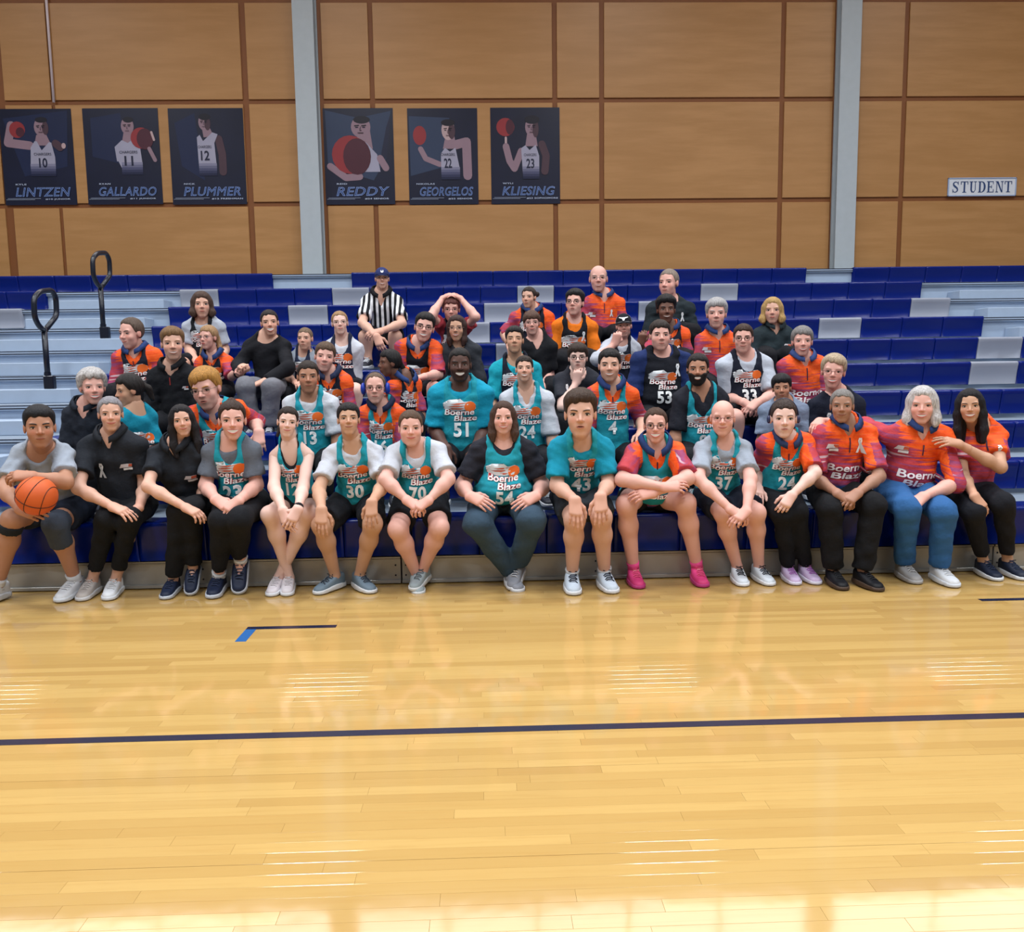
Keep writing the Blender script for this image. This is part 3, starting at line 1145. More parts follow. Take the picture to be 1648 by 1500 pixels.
def hair_field(p, style, o):
    """hair volume in head units; o holds style numbers"""
    long_ = style in ('long', 'bob')
    zb = o.get('end', -.95) - .2 if long_ else (-.75 if o.get('tail') else -.5)
    F = Fld((-.75 if (long_ or o.get('tail')) else -.52, -.75, zb), (.75 if (long_ or o.get('tail')) else .52, .5, .68), .036 if long_ else .032, .2)
    head_base(F, p)
    x, y, z = F.grid()
    top, side = o.get('top', .06), o.get('side', .03)
    tt = np.clip((z - .1) / .3, 0, 1)
    off = side + (top - side) * tt * tt * (3 - 2 * tt)
    hl = o.get('line', .29)
    zf = np.interp(F.ax[1], [-.5, -.2, -.08, .02, .1, .2, .34, .5], [-.32, -.3, -.16, -.02, .06, hl - .03, hl, hl]).astype(np.float32)[None, :, None]
    if style == 'ring':                                            # bald crown, hair at sides and back
        d = np.maximum(F.d - side, zf - z)
        d = np.maximum(d, z - .24)
        d = np.maximum(d, y - .1)
    else:
        part = o.get('part', 0)
        hz = zf + (o.get('arch', .0)) * (x / .25) ** 2 * -1.0
        hz = hz + o.get('slant', 0) * x * np.clip((y - .05) / .2, 0, 1)
        hz = hz + .018 * np.sin(x * 31 + 1) * np.clip((y - .1) / .1, 0, 1)
        tp = np.clip((z - hz) / o.get('taper', .16), 0, 1)
        d = smax(F.d - (.010 + off * np.sqrt(tp)), (hz - z) * .6, .02)
    if long_:
        e = o.get('end', -.95)
        sp = o.get('spread', 1.)
        G = Fld.__new__(Fld)
        G.lo, G.h, G.n, G.ax, G.pad = F.lo, F.h, F.n, F.ax, F.pad
        G.d = np.full(F.n, 1.0, np.float32)
        G.ell((0, -.10, .12), (.36 + side * .6, .40, .40), .05)
        for s in (-1, 1):
            G.chain([(s * .27, .0, .12), (s * .33 * sp, .0, -.25), (s * .36 * sp, .06, e * .62), (s * .33 * sp, .12, e + .1)], [.14, .13, .125, .075], .1)
            G.chain([(s * .16, -.25, .1), (s * .24 * sp, -.26, -.3), (s * .26 * sp, -.18, e + .12)], [.2, .17, .12], .12)
        G.sub_ell((0, .46, -.16), (.265 * o.get('fw', 1.), .46, .43 + o.get('fh', 0)), .05)
        q, dd = G.ell_d((0, .02, -.75), (.22, .22, .5))
        G.d[q] = smax(G.d[q], -dd, .05)
        d = np.where(True, smin(d, G.d, .04), d)
    for t in o.get('tail', ()):                                    # capsules: buns, pony tails
        G = Fld.__new__(Fld)
        G.lo, G.h, G.n, G.ax, G.pad = F.lo, F.h, F.n, F.ax, F.pad
        G.d = d
        for a, b, ra, rb in zip(t[:-1], t[1:], [q[3] for q in t[:-1]], [q[3] for q in t[1:]]):
            G.cap(a[:3], b[:3], ra, rb, .05)
        d = G.d
    am = o.get('rough', .010)
    ph = np.arctan2(x, y + .1)
    fr = o.get('freq', 17)
    d = d + am * (np.sin(ph * fr + 4 * z + 2 * np.sin(7 * z)) + .7 * np.sin(ph * fr * 1.7 + 9 * z + 3 * x)) * .6
    if o.get('curl'):
        d = d + o['curl'] * np.sin(26 * x + 2) * np.sin(26 * y) * np.sin(24 * z + 1)
    return nets(d.astype(np.float32), F.lo, F.h)


def join(parts):
    V, F, Cc, n = [], [], [], 0
    for v, f, c in parts:
        if not len(v):
            continue
        V.append(v)
        F.append(f + n)
        Cc.append(np.broadcast_to(np.array(c, float), (len(v), 3)))
        n += len(v)
    return np.concatenate(V), np.concatenate(F), np.concatenate(Cc)


def quads(V, F):
    """tube output to arrays of quads (caps become degenerate-free fans of quads)"""
    V = np.array(V)
    Q = []
    for f in F:
        if len(f) == 4:
            Q.append(f)
        else:
            for i in range(1, len(f) - 1, 2):
                a = (f[0], f[i], f[i + 1], f[min(i + 2, len(f) - 1)])
                Q.append(a if len(set(a)) == 4 else (f[0], f[i], f[i + 1], f[i + 1]))
    Q = [q for q in Q if len(set(q)) == 4]
    return V, np.array(Q)


# --- shoes: one set of meshes, coloured per pair ----------------------------
def _shoe():
    F = Fld((-.08, -.14, -.02), (.08, .2, .16), .0075, .04)
    x, y, z = F.grid()

    def outline(g):
        t = np.clip((y + .075) / .195, 0, 1)
        w = .034 + .013 * np.sin(t * math.pi * .75)
        cx = .006 * np.sin(t * math.pi)
        return np.sqrt((x - cx) ** 2 + (y - np.clip(y, -.075, .12)) ** 2) - w - g
    up = smax(outline(.0), z - np.interp(F.ax[1], [-.12, -.06, -.01, .05, .1, .16], [.105, .10, .095, .072, .055, .045]).astype(np.float32)[None, :, None], .03)
    up = np.maximum(up, .012 - z)
    upper = nets(up.astype(np.float32), F.lo, F.h)
    wav = .030 + .006 * np.cos(y * 18)
    so = np.maximum(np.maximum(outline(.007), z - wav), -z + .0)
    sole = nets(so.astype(np.float32), F.lo, F.h)
    l = MB()
    for i in range(5):
        yy = .012 + i * .019
        zz = float(np.interp(yy, [-.01, .05, .1], [.098, .077, .06]))
        s = 1 if i % 2 else -1
        l.tube([(-.026, yy - s * .006, zz - .008), (-.012, yy, zz + .004), (.012, yy, zz + .004), (.026, yy + s * .006, zz - .008)], .0035, 5)
    l.tube([(-.002, .006, .1), (-.026, .018, .106), (-.004, .01, .1), (.024, .02, .106), (.002, .006, .1)], .003, 5)
    return upper, sole, l


_SH = _shoe()
SHOES = {}


def shoe_meshes(up, so, la):
    k = (up, so, la)
    if k not in SHOES:
        ms = []
        for (V, F), nm, c in ((_SH[0], 'upper', up), (_SH[1], 'sole', so)):
            me = np_mesh(nm, V, F)
            me.materials.append(plain('shoe_' + c.strip('#'), c, .55, .3, var=.1, sc=30))
            ms.append(me)
        me = bpy.data.meshes.new('laces')
        me.from_pydata(_SH[2].v, [], _SH[2].f, shade_flat=False)
        me.materials.append(plain('lace_' + la.strip('#'), la, .8))
        ms.append(me)
        SHOES[k] = ms
    return SHOES[k]


def put_shoe(root, ankle, toe_dir, tilt, cols, S):
    d = np.array(toe_dir, float)
    yv = norm(d)
    upv = np.array([0, 0, 1.]) - yv * yv[2]
    upv = norm(upv)
    xv = np.cross(yv, upv)
    o = ankle - upv * .085 * S + yv * .03
    M = Matrix(((xv[0] * S, yv[0] * S, upv[0] * S, o[0]), (xv[1] * S, yv[1] * S, upv[1] * S, o[1]), (xv[2] * S, yv[2] * S, upv[2] * S, o[2]), (0, 0, 0, 1)))
    ms = shoe_meshes(*cols)
    sh = link('shoe', ms[0], None, root, M)
    for nm, me in (('sole', ms[1]), ('laces', ms[2])):
        c = link(nm, me, None, sh)
    return sh


# --- hands -------------------------------------------------------------------
def hand_piece(el, wr, d, n, side, S, curl, col, h=.0045, fist=False):
    """palm, four fingers and a thumb grown from the wrist; side = which way the thumb leaves"""
    d = norm(d)
    n = norm(n - d * (n @ d))
    s = np.cross(n, d) * side
    S = S * 1.0
    k = S
    pts = [wr]
    R = .21 * S
    F = Fld(wr - R, wr + R, h, .012)
    fa = norm(wr - el)
    F.cap(wr - fa * .07, wr, .033 * S, .026 * S, .01)
    kn = []
    for i, o in enumerate((.030, .010, -.010, -.029)):
        L = (.086, .09, .086, .078)[i] * k
        q = wr + d * L + s * o * k - n * (.004 * (i in (1, 2))) * k
        F.cap(wr + s * o * .6 * k, q, .017 * S, .0125 * S, .022)
        kn.append(q)
    for i, q in enumerate(kn):
        a = 0.
        L = (.040, .045, .042, .033)[i] * k
        c = curl * (1 + .12 * i)
        sp = s * (.10, .03, -.04, -.12)[i] * (0 if fist else 1)
        r = .0095 * S
        p = q
        for j, f in enumerate((1., .72, .55)):
            a += c * (.75, 1., .8)[j]
            v = norm((d + sp) * math.cos(a) + n * math.sin(a))
            p2 = p + v * L * f
            F.cap(p, p2, r, r * .9, .004)
            p, r = p2, r * .9
    b = wr + d * .022 * k + s * .026 * k + n * .008 * k
    t1 = b + (d * .55 + s * .62 + n * .35) * .042 * k
    t2 = t1 + norm(d * .85 + s * (.28 if not fist else -.5) + n * .4) * .034 * k
    t3 = t2 + norm(d * .95 + s * (.05 if not fist else -.8) + n * .35) * .026 * k
    F.chain([b, t1, t2, t3], [.016 * S, .013 * S, .0108 * S, .0088 * S], .008)
    V, Q = F.nets()
    return V, Q, col


def solve_on_ray(u, v, A, La, B, Lb, lo, hi):
    """point on the ray of (u, v) between depths lo..hi that best keeps both limb lengths"""
    best = None
    for Y in np.linspace(lo, hi, 90):
        p = at(u, v, Y)
        e = (np.linalg.norm(p - A) - La) ** 2 + (np.linalg.norm(p - B) - Lb) ** 2
        if best is None or e < best[0]:
            best = (e, p)
    return best[1]


LOGO_FLAME = [(.44, .06), (.42, .2), (.30, .29), (.10, .27), (-.02, .36), (-.05, .29), (-.34, .33), (-.22, .25), (-.52, .22), (-.36, .15), (-.50, .06), (-.2, .02)]
LOGO_STREAK = [[(.2, .25), (-.1, .24), (-.3, .2), (-.05, .2)], [(.15, .18), (-.2, .17), (-.42, .12), (-.1, .13)], [(.1, .1), (-.25, .1), (-.4, .05), (0, .06)]]


def densify(V, F, cuts=1):
    bm = bmesh.new()
    vs = [bm.verts.new(tuple(p)) for p in V]
    for f in F:
        try:
            bm.faces.new([vs[i] for i in f])
        except ValueError:
            pass
    bmesh.ops.triangulate(bm, faces=bm.faces[:])
    if cuts:
        bmesh.ops.subdivide_edges(bm, edges=bm.edges[:], cuts=cuts, use_grid_fill=True)
    bm.verts.index_update()
    out = [v.co[:] for v in bm.verts], [[v.index for v in f.verts] for f in bm.faces]
    bm.free()
    return out


_dc = {}


def logo_parts():
    if 'logo' in _dc:
        return _dc['logo']
    L = []
    L.append((densify([(x, y, 0) for x, y in LOGO_FLAME], [list(range(len(LOGO_FLAME)))], 2), '#c9cdd2', 0))
    for st in LOGO_STREAK:
        L.append((densify([(x, y, 0) for x, y in st], [[0, 1, 2, 3]], 1), '#b4553f', 1))
    ball = [(.27 + .165 * math.cos(t), .13 + .15 * math.sin(t), 0) for t in np.linspace(0, 2 * math.pi, 18, endpoint=False)]
    L.append((densify(ball, [list(range(18))], 1), '#e26a2c', 1))
    for word, cx, cy, w, h in (('Boerne', -.04, -.02, .86, .17), ('Blaze', .13, -.2, .66, .16)):
        for bold, col, lay in ((.06, '#a3282f', 2), (.015, '#f0eeee', 3)):
            V, F, d = text_mesh(word, bold=bold, shear=.12)
            sx, sy = w / d[0], h / d[1]
            L.append((densify([(cx + p[0] * sx, cy + p[1] * sy, 0) for p in V], F, 0), col, lay))
    _dc['logo'] = L
    return L


def decal(root, name, items, bvh, fr, uv0, size):
    """print flat shapes on the cloth: every vertex is laid on the garment's surface"""
    N0, U, Vv, Fr = fr
    m = MB()
    mats = []
    for (V, F), col, lay in items:
        mt = plain('print_ink_' + col.strip('#'), col, .6, .2, var=.05)
        if mt not in mats:
            mats.append(mt)
        P, ok = [], []
        for p in V:
            o = N0 + U * (uv0[0] + p[0] * size) + Vv * (uv0[1] + p[1] * size) + Fr * .6
            hit = bvh.ray_cast(Vector(o), Vector(-Fr))
            if hit[0] is None:
                P.append((0, 0, 0)), ok.append(False)
            else:
                P.append(np.array(hit[0]) + Fr * (.0045 + .0012 * lay)), ok.append(True)
        fs = [f for f in F if all(ok[i] for i in f)]
        if fs:
            m.add(P, fs, mats.index(mt))
    if m.f:
        used = sorted({i for f in m.f for i in f})
        mp = {a: b for b, a in enumerate(used)}
        m.v = [m.v[i] for i in used]
        m.f = [tuple(mp[i] for i in f) for f in m.f]
        return m.build(name, mats, root, False)


RIBBON = [(-.2, -.5), (-.05, -.5), (.12, .1), (.05, .42), (-.05, .42), (-.12, .1), (.05, -.5), (.2, -.5), (.02, .2), (0, .3)]


def ribbon_items():
    if 'rib' not in _dc:
        A = [(-.28, -.5, 0), (-.1, -.5, 0), (.16, .28, 0), (.04, .34, 0)]
        B = [(.28, -.5, 0), (.1, -.5, 0), (-.16, .28, 0), (-.04, .34, 0)]
        T = [(-.16, .28, 0), (-.04, .34, 0), (.04, .34, 0), (.16, .28, 0), (.1, .5, 0), (-.1, .5, 0)]
        _dc['rib'] = [(densify(A, [[0, 1, 2, 3]], 0), '#e6e8ec', 2), (densify(B, [[0, 1, 2, 3]], 0), '#d2d6dd', 3), (densify(T, [[0, 1, 4, 5], [1, 2, 4], [2, 3, 4]], 0), '#e6e8ec', 2)]
    return _dc['rib']


SEED = [0]
TEAL, BLACKJ = '#1f93a6', '#171b2b'


def person(row, head, sh, label, yaw=0, pitch=0, roll=0, skin='fair', hair=None, face=None, tops=(), bottom=('pants', '#15161c'),
           arms=(None, None), legs=(None, None), lean=.05, girth=1., shoes=('#2a2c36', '#c9ccd2', '#d5d8de'), glasses=None, S=None,
           extra=(), hyaw=0, headY=None, hd=.0, socks=None, bare=False, group=None):
    SEED[0] += 1
    sd = SEED[0]
    fr_ = row == 1
    Yk, Zk = rowY(row), rowZ(row)
    u, vt, vc = head
    Ysh = Yk + .20 - lean
    hY = headY if headY is not None else Ysh - .06 - hd
    hpx = vc - vt
    Hh = float(np.clip(hpx * 1.03 / pxm(hY), .19, .30)) * .98
    S = S or float(np.clip(Hh / .235, .82, 1.12)) ** .6
    hc = at(u, (vt + vc) / 2 + hpx * .02, hY)
    A = at(*sh[0][:2], Ysh + (sh[0][2] if len(sh[0]) > 2 else 0))
    B = at(*sh[1][:2], Ysh + (sh[1][2] if len(sh[1]) > 2 else 0))
    A, B = A * .95 + B * .05 - np.array([0, 0, .042 * S]), B * .95 + A * .05 - np.array([0, 0, .042 * S])
    mid = (A + B) / 2
    U = norm(B - A)
    hw = np.linalg.norm(B - A) / 2
    col = np.array(srgb(SKINS.get(skin, skin)))
    face = dict(face or {})
    fem = 'woman' in label or 'girl' in label
    if fem:
        face['jw'] = face.get('jw', 1.) * .94
        face['brow'] = min(face.get('brow', .011), .011)
        face.setdefault('nose', .88)
        face['eyes'] = min(1., face.get('eyes', .6) + .12)
    # hips and legs
    kneepx = [l for l in legs if l]
    hipx = mid[0]
    if kneepx:
        kx = np.mean([at(l[0][0], l[0][1], Yk - .2)[0] for l in kneepx])
        hipx = mid[0] * .6 + kx * .4
    hip = np.array([hipx, Yk + .20, Zk + .095 * S])
    N0 = mid + np.array([0, 0, .088 * S])
    N0[2] = max(mid[2] + .03, min(N0[2], hc[2] - .5 * Hh - .012))
    Vv = norm(N0 - hip)
    Vv = norm(Vv - U * (U @ Vv))
    Fr = np.cross(U, Vv)
    Lt = np.linalg.norm(N0 - hip)
    root = empty('person', (hip[0], hip[1], Zk if row > 1 else 0))
    tag(root, label, 'person', group or ('people on the front row' if row == 1 else 'people on the higher rows'))
    thigh, shin, ua, fa = .43 * S, .41 * S, .285 * S, .25 * S
    hipj, knee, ank, toe = [], [], [], []
    for i, s in enumerate((-1, 1)):
        hj = hip + np.array([s * .085 * S * (1 + .35 * (girth - 1)), -.02, .0])
        l = legs[i]
        zf = 0 if fr_ else Zk - ROW_R
        if l:
            a = l[1]
            zz = a[2] if len(a) > 2 else .095 * S
            an = atz(a[0], a[1], zf + zz) if fr_ else at(a[0], a[1], Yk - .22)
            if fr_:
                an[1] = np.clip(an[1], Yk - .55, Yk - .02)
            kn = solve_on_ray(l[0][0], l[0][1], hj, thigh, an, shin, Yk - .55, Yk + .1)
            td = np.array(l[2] if len(l) > 2 else (s * .15, -1, -.02), float)
        else:
            kn = hip + np.array([s * .14 * S, -.34 * S, -.02])
            an = np.array([kn[0] - s * .02, Yk - .14, zf + .095 * S])
            td = np.array([s * .12, -1, 0])
        hipj.append(hj), knee.append(kn), ank.append(an), toe.append(td)
    # arms
    shj, elb, wri, hdir, hpal, curl, fist = [A, B], [], [], [], [], [], []
    for i, s in enumerate((-1, 1)):
        a = arms[i]
        if a is None:
            e = shj[i] + np.array([s * .05, -.02, -.27]) * S
            palm = np.array([hip[0] + s * .19 * S * (.7 + .3 * girth), Yk + .03, Zk + .07])
            opt = {}
        else:
            opt = a[2] if len(a) > 2 else {}
            hp = a[1]
            palm = at(hp[0], hp[1], (Yk + hp[2]) if len(hp) > 2 else Yk - .13)
            e = at(a[0][0], a[0][1], Yk + a[0][2]) if len(a[0]) > 2 else solve_on_ray(a[0][0], a[0][1], shj[i], ua, palm, fa + .06, Yk - .5, Yk + .5)
        f = norm(palm - e)
        w = palm - f * .05 * S
        dv = np.array(opt.get('d', f), float)
        w = palm - norm(dv) * .05 * S
        hdir.append(norm(dv * .6 + f * .4) if 'd' not in opt else norm(dv))
        hpal.append(np.array(opt.get('n', (0, .25, -1.)), float))
        curl.append(opt.get('c', .45))
        fist.append(opt.get('c', .45) > 1.1)
        elb.append(e), wri.append(w)
    # ---- head
    dirc = norm(np.array([CO[0] - hc[0], CO[1] - hc[1], 0]))
    ya = math.atan2(dirc[0], -dirc[1]) + math.radians(yaw)
    hy = np.array([math.sin(ya), -math.cos(ya), 0])
    hx = np.array([math.cos(ya), math.sin(ya), 0])
    hz = np.array([0, 0, 1.])
    pt, rl = math.radians(pitch), math.radians(roll)
    hy, hz = hy * math.cos(pt) + hz * math.sin(pt), hz * math.cos(pt) - hy * math.sin(pt)
    hx, hz = hx * math.cos(rl) - hz * math.sin(rl), hz * math.cos(rl) + hx * math.sin(rl)
    HM = np.stack([hx, hy, hz])

    def H2W(V):
        return hc + (np.array(V, float) * Hh) @ HM
    F = head_field(face, .0205 if fr_ else .027)
    V, Q = F.nets()
    cc = np.tile(col, (len(V), 1))
    red = np.array([1.06, .86, .84])
    bl = np.exp(-(((np.abs(V[:, 0]) - .15) / .08) ** 2 + ((V[:, 1] - .28) / .12) ** 2 + ((V[:, 2] + .1) / .08) ** 2)) + np.exp(-((V[:, 0] / .06) ** 2 + ((V[:, 1] - .42) / .06) ** 2 + ((V[:, 2] + .1) / .07) ** 2)) * .7
    bl += .6 * (np.abs(V[:, 0]) > .33)
    cc = cc * (1 + (red - 1) * np.clip(bl, 0, 1)[:, None] * 1.2)
    st = face.get('beard', 0)
    hcol = np.array(srgb(hair[1])) if hair else col * .5
    if st and st < 1:
        bm_ = (V[:, 2] < -.14) & (V[:, 1] > -.02) & ~((np.abs(V[:, 0]) < .11) & (np.abs(V[:, 2] + .245) < .035))
        cc[bm_] = cc[bm_] * (1 - st) + hcol * st
    flip = np.linalg.det(HM) < 0
    parts = [(H2W(V), Q[:, ::-1] if flip else Q, cc)]
    # lips
    mo = face.get('mouth', 1)
    mw = (.10, .13, .155, .095)[mo]
    rise = (0., .028, .034, -.004)[mo]
    gap = (0., .0, .042, .034)[mo] * face.get('gap', 1.)
    lip = col * (np.array([.80, .38, .40]) if fem else np.array([.78, .50, .50])) if skin not in ('dark', 'deep') else col * np.array([1.0, .7, .7])
    zl = -.25
    T = np.linspace(-1, 1, 9)
    ysu = [surf_y(F, mw * t, zl) for t in T]
    upl = [(mw * t, ysu[i] + .004, zl + rise * t * t + (gap * .75 + .009) * (1 - t * t)) for i, t in enumerate(T)]
    lol = [(mw * t, ysu[i] + .002, zl + rise * t * t - (gap * 1.25 + .012) * (1 - t * t)) for i, t in enumerate(T)]
    for pth, r0 in ((upl, .013 if fem else .011), (lol, .017 if fem else .0145)):
        v, f = quads(*tube(pth, [r0 * (.25 + .75 * (1 - t * t)) for t in T], 6))
        parts.append((H2W(v), f, lip))
    if mo < 2:
        v, f = quads(*tube([(p[0], (p[1] + q[1]) / 2 + .006, (p[2] + q[2]) / 2) for p, q in zip(upl, lol)], [.0065 * (.4 + .6 * (1 - t * t)) for t in T], 5))
        parts.append((H2W(v), f, col * np.array([.30, .18, .18])))
    # ---- body skin pieces
    hb = H2W((0, -.09, -.22))
    nr = .056 * S * (1 + .25 * (girth - 1)) * face.get('neck', 1.)
    F2 = Fld(np.minimum(N0, hb) - .16, np.maximum(N0, hb) + .14, .015 if fr_ else .018, .03)
    F2.cap(N0 - Vv * .06 + Fr * -.01, hb, nr * 1.12, nr * .98, .03)
    F2.cap(A * .72 + B * .28, N0 - Vv * .012, .036 * S, .044 * S, .03)
    F2.cap(B * .72 + A * .28, N0 - Vv * .012, .036 * S, .044 * S, .03)
    F2.ell(N0 - Vv * .12 + Fr * .005, (hw * .75, .078 * S * (1 + .3 * (girth - 1)), .13), .05, np.stack([U, Fr, Vv]))
    v, f = F2.nets()
    parts.append((v, f, col * np.array([.97, .94, .93])))
    ax = np.stack([U, Fr, Vv])

    def torso(F, inf, k=.07, low=True):
        g = girth
        F.cap(A, B, .045 * S + inf, .045 * S + inf, k)
        F.cap(A + Vv * .012, N0 + Vv * .028, .045 * S + inf * .8, .054 * S + inf * .6, k)
        F.cap(B + Vv * .012, N0 + Vv * .028, .045 * S + inf * .8, .054 * S + inf * .6, k)
        F.ell(N0 - Vv * .34 * Lt + Fr * .005, (hw * .93 + inf, .105 * S * (.55 + .45 * g) + inf, .34 * Lt), k, ax)
        if face.get('bust'):
            for s in (-1, 1):
                F.ell(N0 - Vv * .40 * Lt + Fr * .075 * S + U * s * .075 * S, (.07 * S + inf, .055 * S + inf, .07 * S + inf), .06, ax)
        F.ell(N0 - Vv * .70 * Lt + Fr * (.01 + .05 * (g - 1)), (hw * .80 * (.5 + .5 * g) + inf, .112 * S * g + inf, .32 * Lt), k, ax)
        F.ell(hip + np.array([0, 0, .01]), (.155 * S * (.6 + .4 * g) + inf, .125 * S * (.7 + .3 * g) + inf, .10 + inf), k)
        return F
    F3 = Fld(np.minimum(hip, mid) - (.36, .3, .2), np.maximum(hip, mid) + (.36, .3, .2), .028, .05)
    torso(F3, -.012)
    v, f = F3.nets()
    parts.append((v, f, col))
    gl = .75 + .25 * girth
    bare_leg = bottom[0] == 'shorts' or bare
    for i, s in enumerate((-1, 1)):
        lo = np.minimum(np.minimum(shj[i], elb[i]), wri[i]) - .11
        hi = np.maximum(np.maximum(shj[i], elb[i]), wri[i]) + .11
        Fa = Fld(lo, hi, .013 if fr_ else .018, .03)
        Fa.cap(shj[i], elb[i], .048 * S * gl, .040 * S * gl, .03)
        m_ = elb[i] * .68 + wri[i] * .32
        Fa.chain([elb[i], m_, wri[i]], [.040 * S * gl, .041 * S * gl, .0265 * S], .03)
        v, f = Fa.nets()
        parts.append((v, f, col))
        # thumb towards the body's middle for palms turned down
        d_, n_ = hdir[i], norm(hpal[i] - hdir[i] * (hpal[i] @ hdir[i]))
        sv = np.cross(n_, d_)
        want = np.array([-s, 0, .6])
        side = 1 if sv @ want > 0 else -1
        v, f, c = hand_piece(elb[i], wri[i], hdir[i], hpal[i], side, S * .98, curl[i], col, .0048 if fr_ else .0075, fist[i])
        parts.append((v, f, c * np.array([1.02, .95, .94])))
        if bare_leg or fr_:
            Fl = Fld(np.minimum(np.minimum(hipj[i], knee[i]), ank[i]) - .16, np.maximum(np.maximum(hipj[i], knee[i]), ank[i]) + .16, .0135 if (bare_leg and fr_) else .022, .04)
            sk = 1. if bare_leg else .86
            Fl.cap(hipj[i], knee[i], .085 * S * gl * sk, .060 * S * gl * sk, .03)
            cf = knee[i] * .68 + ank[i] * .32 + np.array([0, .018, 0])
            Fl.chain([knee[i], cf, ank[i]], [.056 * S * gl * sk, .056 * S * gl * sk, .035 * S * (.7 + .3 * gl)], .04)
            Fl.cap(ank[i], ank[i] - np.array([0, 0, .06 * S]) + norm(toe[i]) * .05, .034 * S, .03 * S, .02)
            v, f = Fl.nets()
            parts.append((v, f, col))
    V, Q, cc = join(parts)
    link('body', np_mesh('body', V, Q, cc), M_SKIN, root)

    # ---- face details as children
    HW = Matrix(((hx[0] * Hh, hy[0] * Hh, hz[0] * Hh, hc[0]), (hx[1] * Hh, hy[1] * Hh, hz[1] * Hh, hc[1]), (hx[2] * Hh, hy[2] * Hh, hz[2] * Hh, hc[2]), (0, 0, 0, 1)))
    if not face.get('noeyes'):
        op = face.get('eyes', .6)
        em = eye_mesh(op, face.get('iris', '#3a2a20'))
        for s in (-1, 1):
            ye = surf_y(F, s * .142, .008)
            link('eye', em, None, root, HW @ Matrix.Translation((s * .142, ye - .006, .008)))
        br = face.get('brow', .015)
        bc = face.get('browcol', hair[1] if hair else '#4a3428')
        for s in (-1, 1):
            pts = []
            for t in np.linspace(0, 1, 6):
                xx = .06 + .17 * t
                zz = .085 + .03 * math.sin(t * 2.2) - .012 * t
                pts.append((s * xx, surf_y(F, s * xx, zz) + .002, zz))
            m = MB().tube([H2W(p) for p in pts], [br * Hh * q for q in (.7, 1, 1, .95, .8, .35)], 6)
            m.build('eyebrow', hair_mat(bc), root, False)
    if mo >= 2 or face.get('teeth'):
        n = len(T)
        y0 = .001
        Vt = [H2W((p[0], p[1] + y0, p[2])) for p in upl] + [H2W((p[0], p[1] + y0, p[2])) for p in lol]
        Ft = [(i, i + 1, n + i + 1, n + i) for i in range(n - 1)]
        m = MB().add(Vt, Ft)
        m.build('teeth' if mo == 2 else 'mouth_opening', plain('teeth', '#d9d4cf', .3) if mo == 2 else plain('mouth_inside', '#3a1614', .5), root, False)
    if st >= 1:                                                    # a full beard, a shell over the jaw
        x, y, z = F.grid()
        dd = np.maximum(F.d - .026, .10 - .25 * np.maximum(.0, .28 - y) - 0 * z + z * 1.0)
        dd = np.maximum(dd, .02 - y)
        ml = np.sqrt((x / .105) ** 2 + ((z + .25) / .042) ** 2) - 1
        dd = np.maximum(dd, -ml * .04)
        nk = np.sqrt((x / .19) ** 2 + ((z + .06) / .115) ** 2) - 1
        dd = np.maximum(dd, -nk * .1)
        v, f = nets(dd.astype(np.float32), F.lo, F.h)
        link('beard', np_mesh('beard', H2W(v), f[:, ::-1] if flip else f, pat=v), hair_mat(face.get('beardcol', hair[1])), root)
    if hair and hair[0] not in ('bald',):
        v, f = hair_field(face, hair[0], hair[2] if len(hair) > 2 else {})
        if len(v):
            link('hair', np_mesh('hair', H2W(v), f[:, ::-1] if flip else f, pat=v), hair_mat(hair[1]), root)
    if glasses:
        gm = plain('frame_' + glasses.strip('#'), glasses, .3, .5)
        yg = max(surf_y(F, .142, .0), surf_y(F, .142, -.07), surf_y(F, .23, .03)) + .035
        m = MB()
        lens = []
        for s in (-1, 1):
            rim = [(s * .142 + .088 * math.copysign(abs(math.cos(t)) ** .7, math.cos(t)), yg - .02 * abs(math.cos(t)) * (math.cos(t) * s > 0), .0 + .066 * math.copysign(abs(math.sin(t)) ** .7, math.sin(t))) for t in np.linspace(0, 2 * math.pi, 18, endpoint=False)]
            m.tube([H2W(p) for p in rim], (.0085 if glasses < '#6' else .005) * Hh, 5, True, up=hy)
            lens.append(MB().poly([H2W(p) for p in rim]))
            m.tube([H2W(p) for p in ((s * .228, yg - .02, .025), (s * .30, yg - .12, .03), (s * .335, .02, .03), (s * .335, -.06, .0))], .006 * Hh, 5)
        m.tube([H2W(p) for p in ((-.056, yg, .01), (0, yg + .012, .025), (.056, yg, .01))], .007 * Hh, 5)
        g = m.build('glasses', gm, root, False)
        if 'lens' not in MATS:
            L = NT('lens_glass')
            MATS['lens'] = L.set((1, 1, 1), .02, .5, Transmission_Weight=1.0, IOR=1.02, Alpha=.25)
        for q in lens:
            q.build('lens', MATS['lens'], g, False)

    # ---- clothes
    hcl = .0115 if fr_ else .0155
    frame = (N0 - Vv * .028 * S, U, Vv, Fr)

    def pattern(V):
        q = V - N0
        uu, vv = q @ U, q @ Vv
        ss = np.zeros(len(V))
        for i in (0, 1):
            ab = elb[i] - shj[i]
            t = np.clip(((V - shj[i]) @ ab) / (ab @ ab), 0, 1.2)
            dist = np.linalg.norm(V - shj[i] - t[:, None] * ab, axis=1)
            on = (dist < .105 * S * gl) & (np.abs(uu) > hw * .85)
            ss = np.maximum(ss, np.where(on, t, 0))
        return np.stack([uu, vv, ss], 1)
    lay = 0
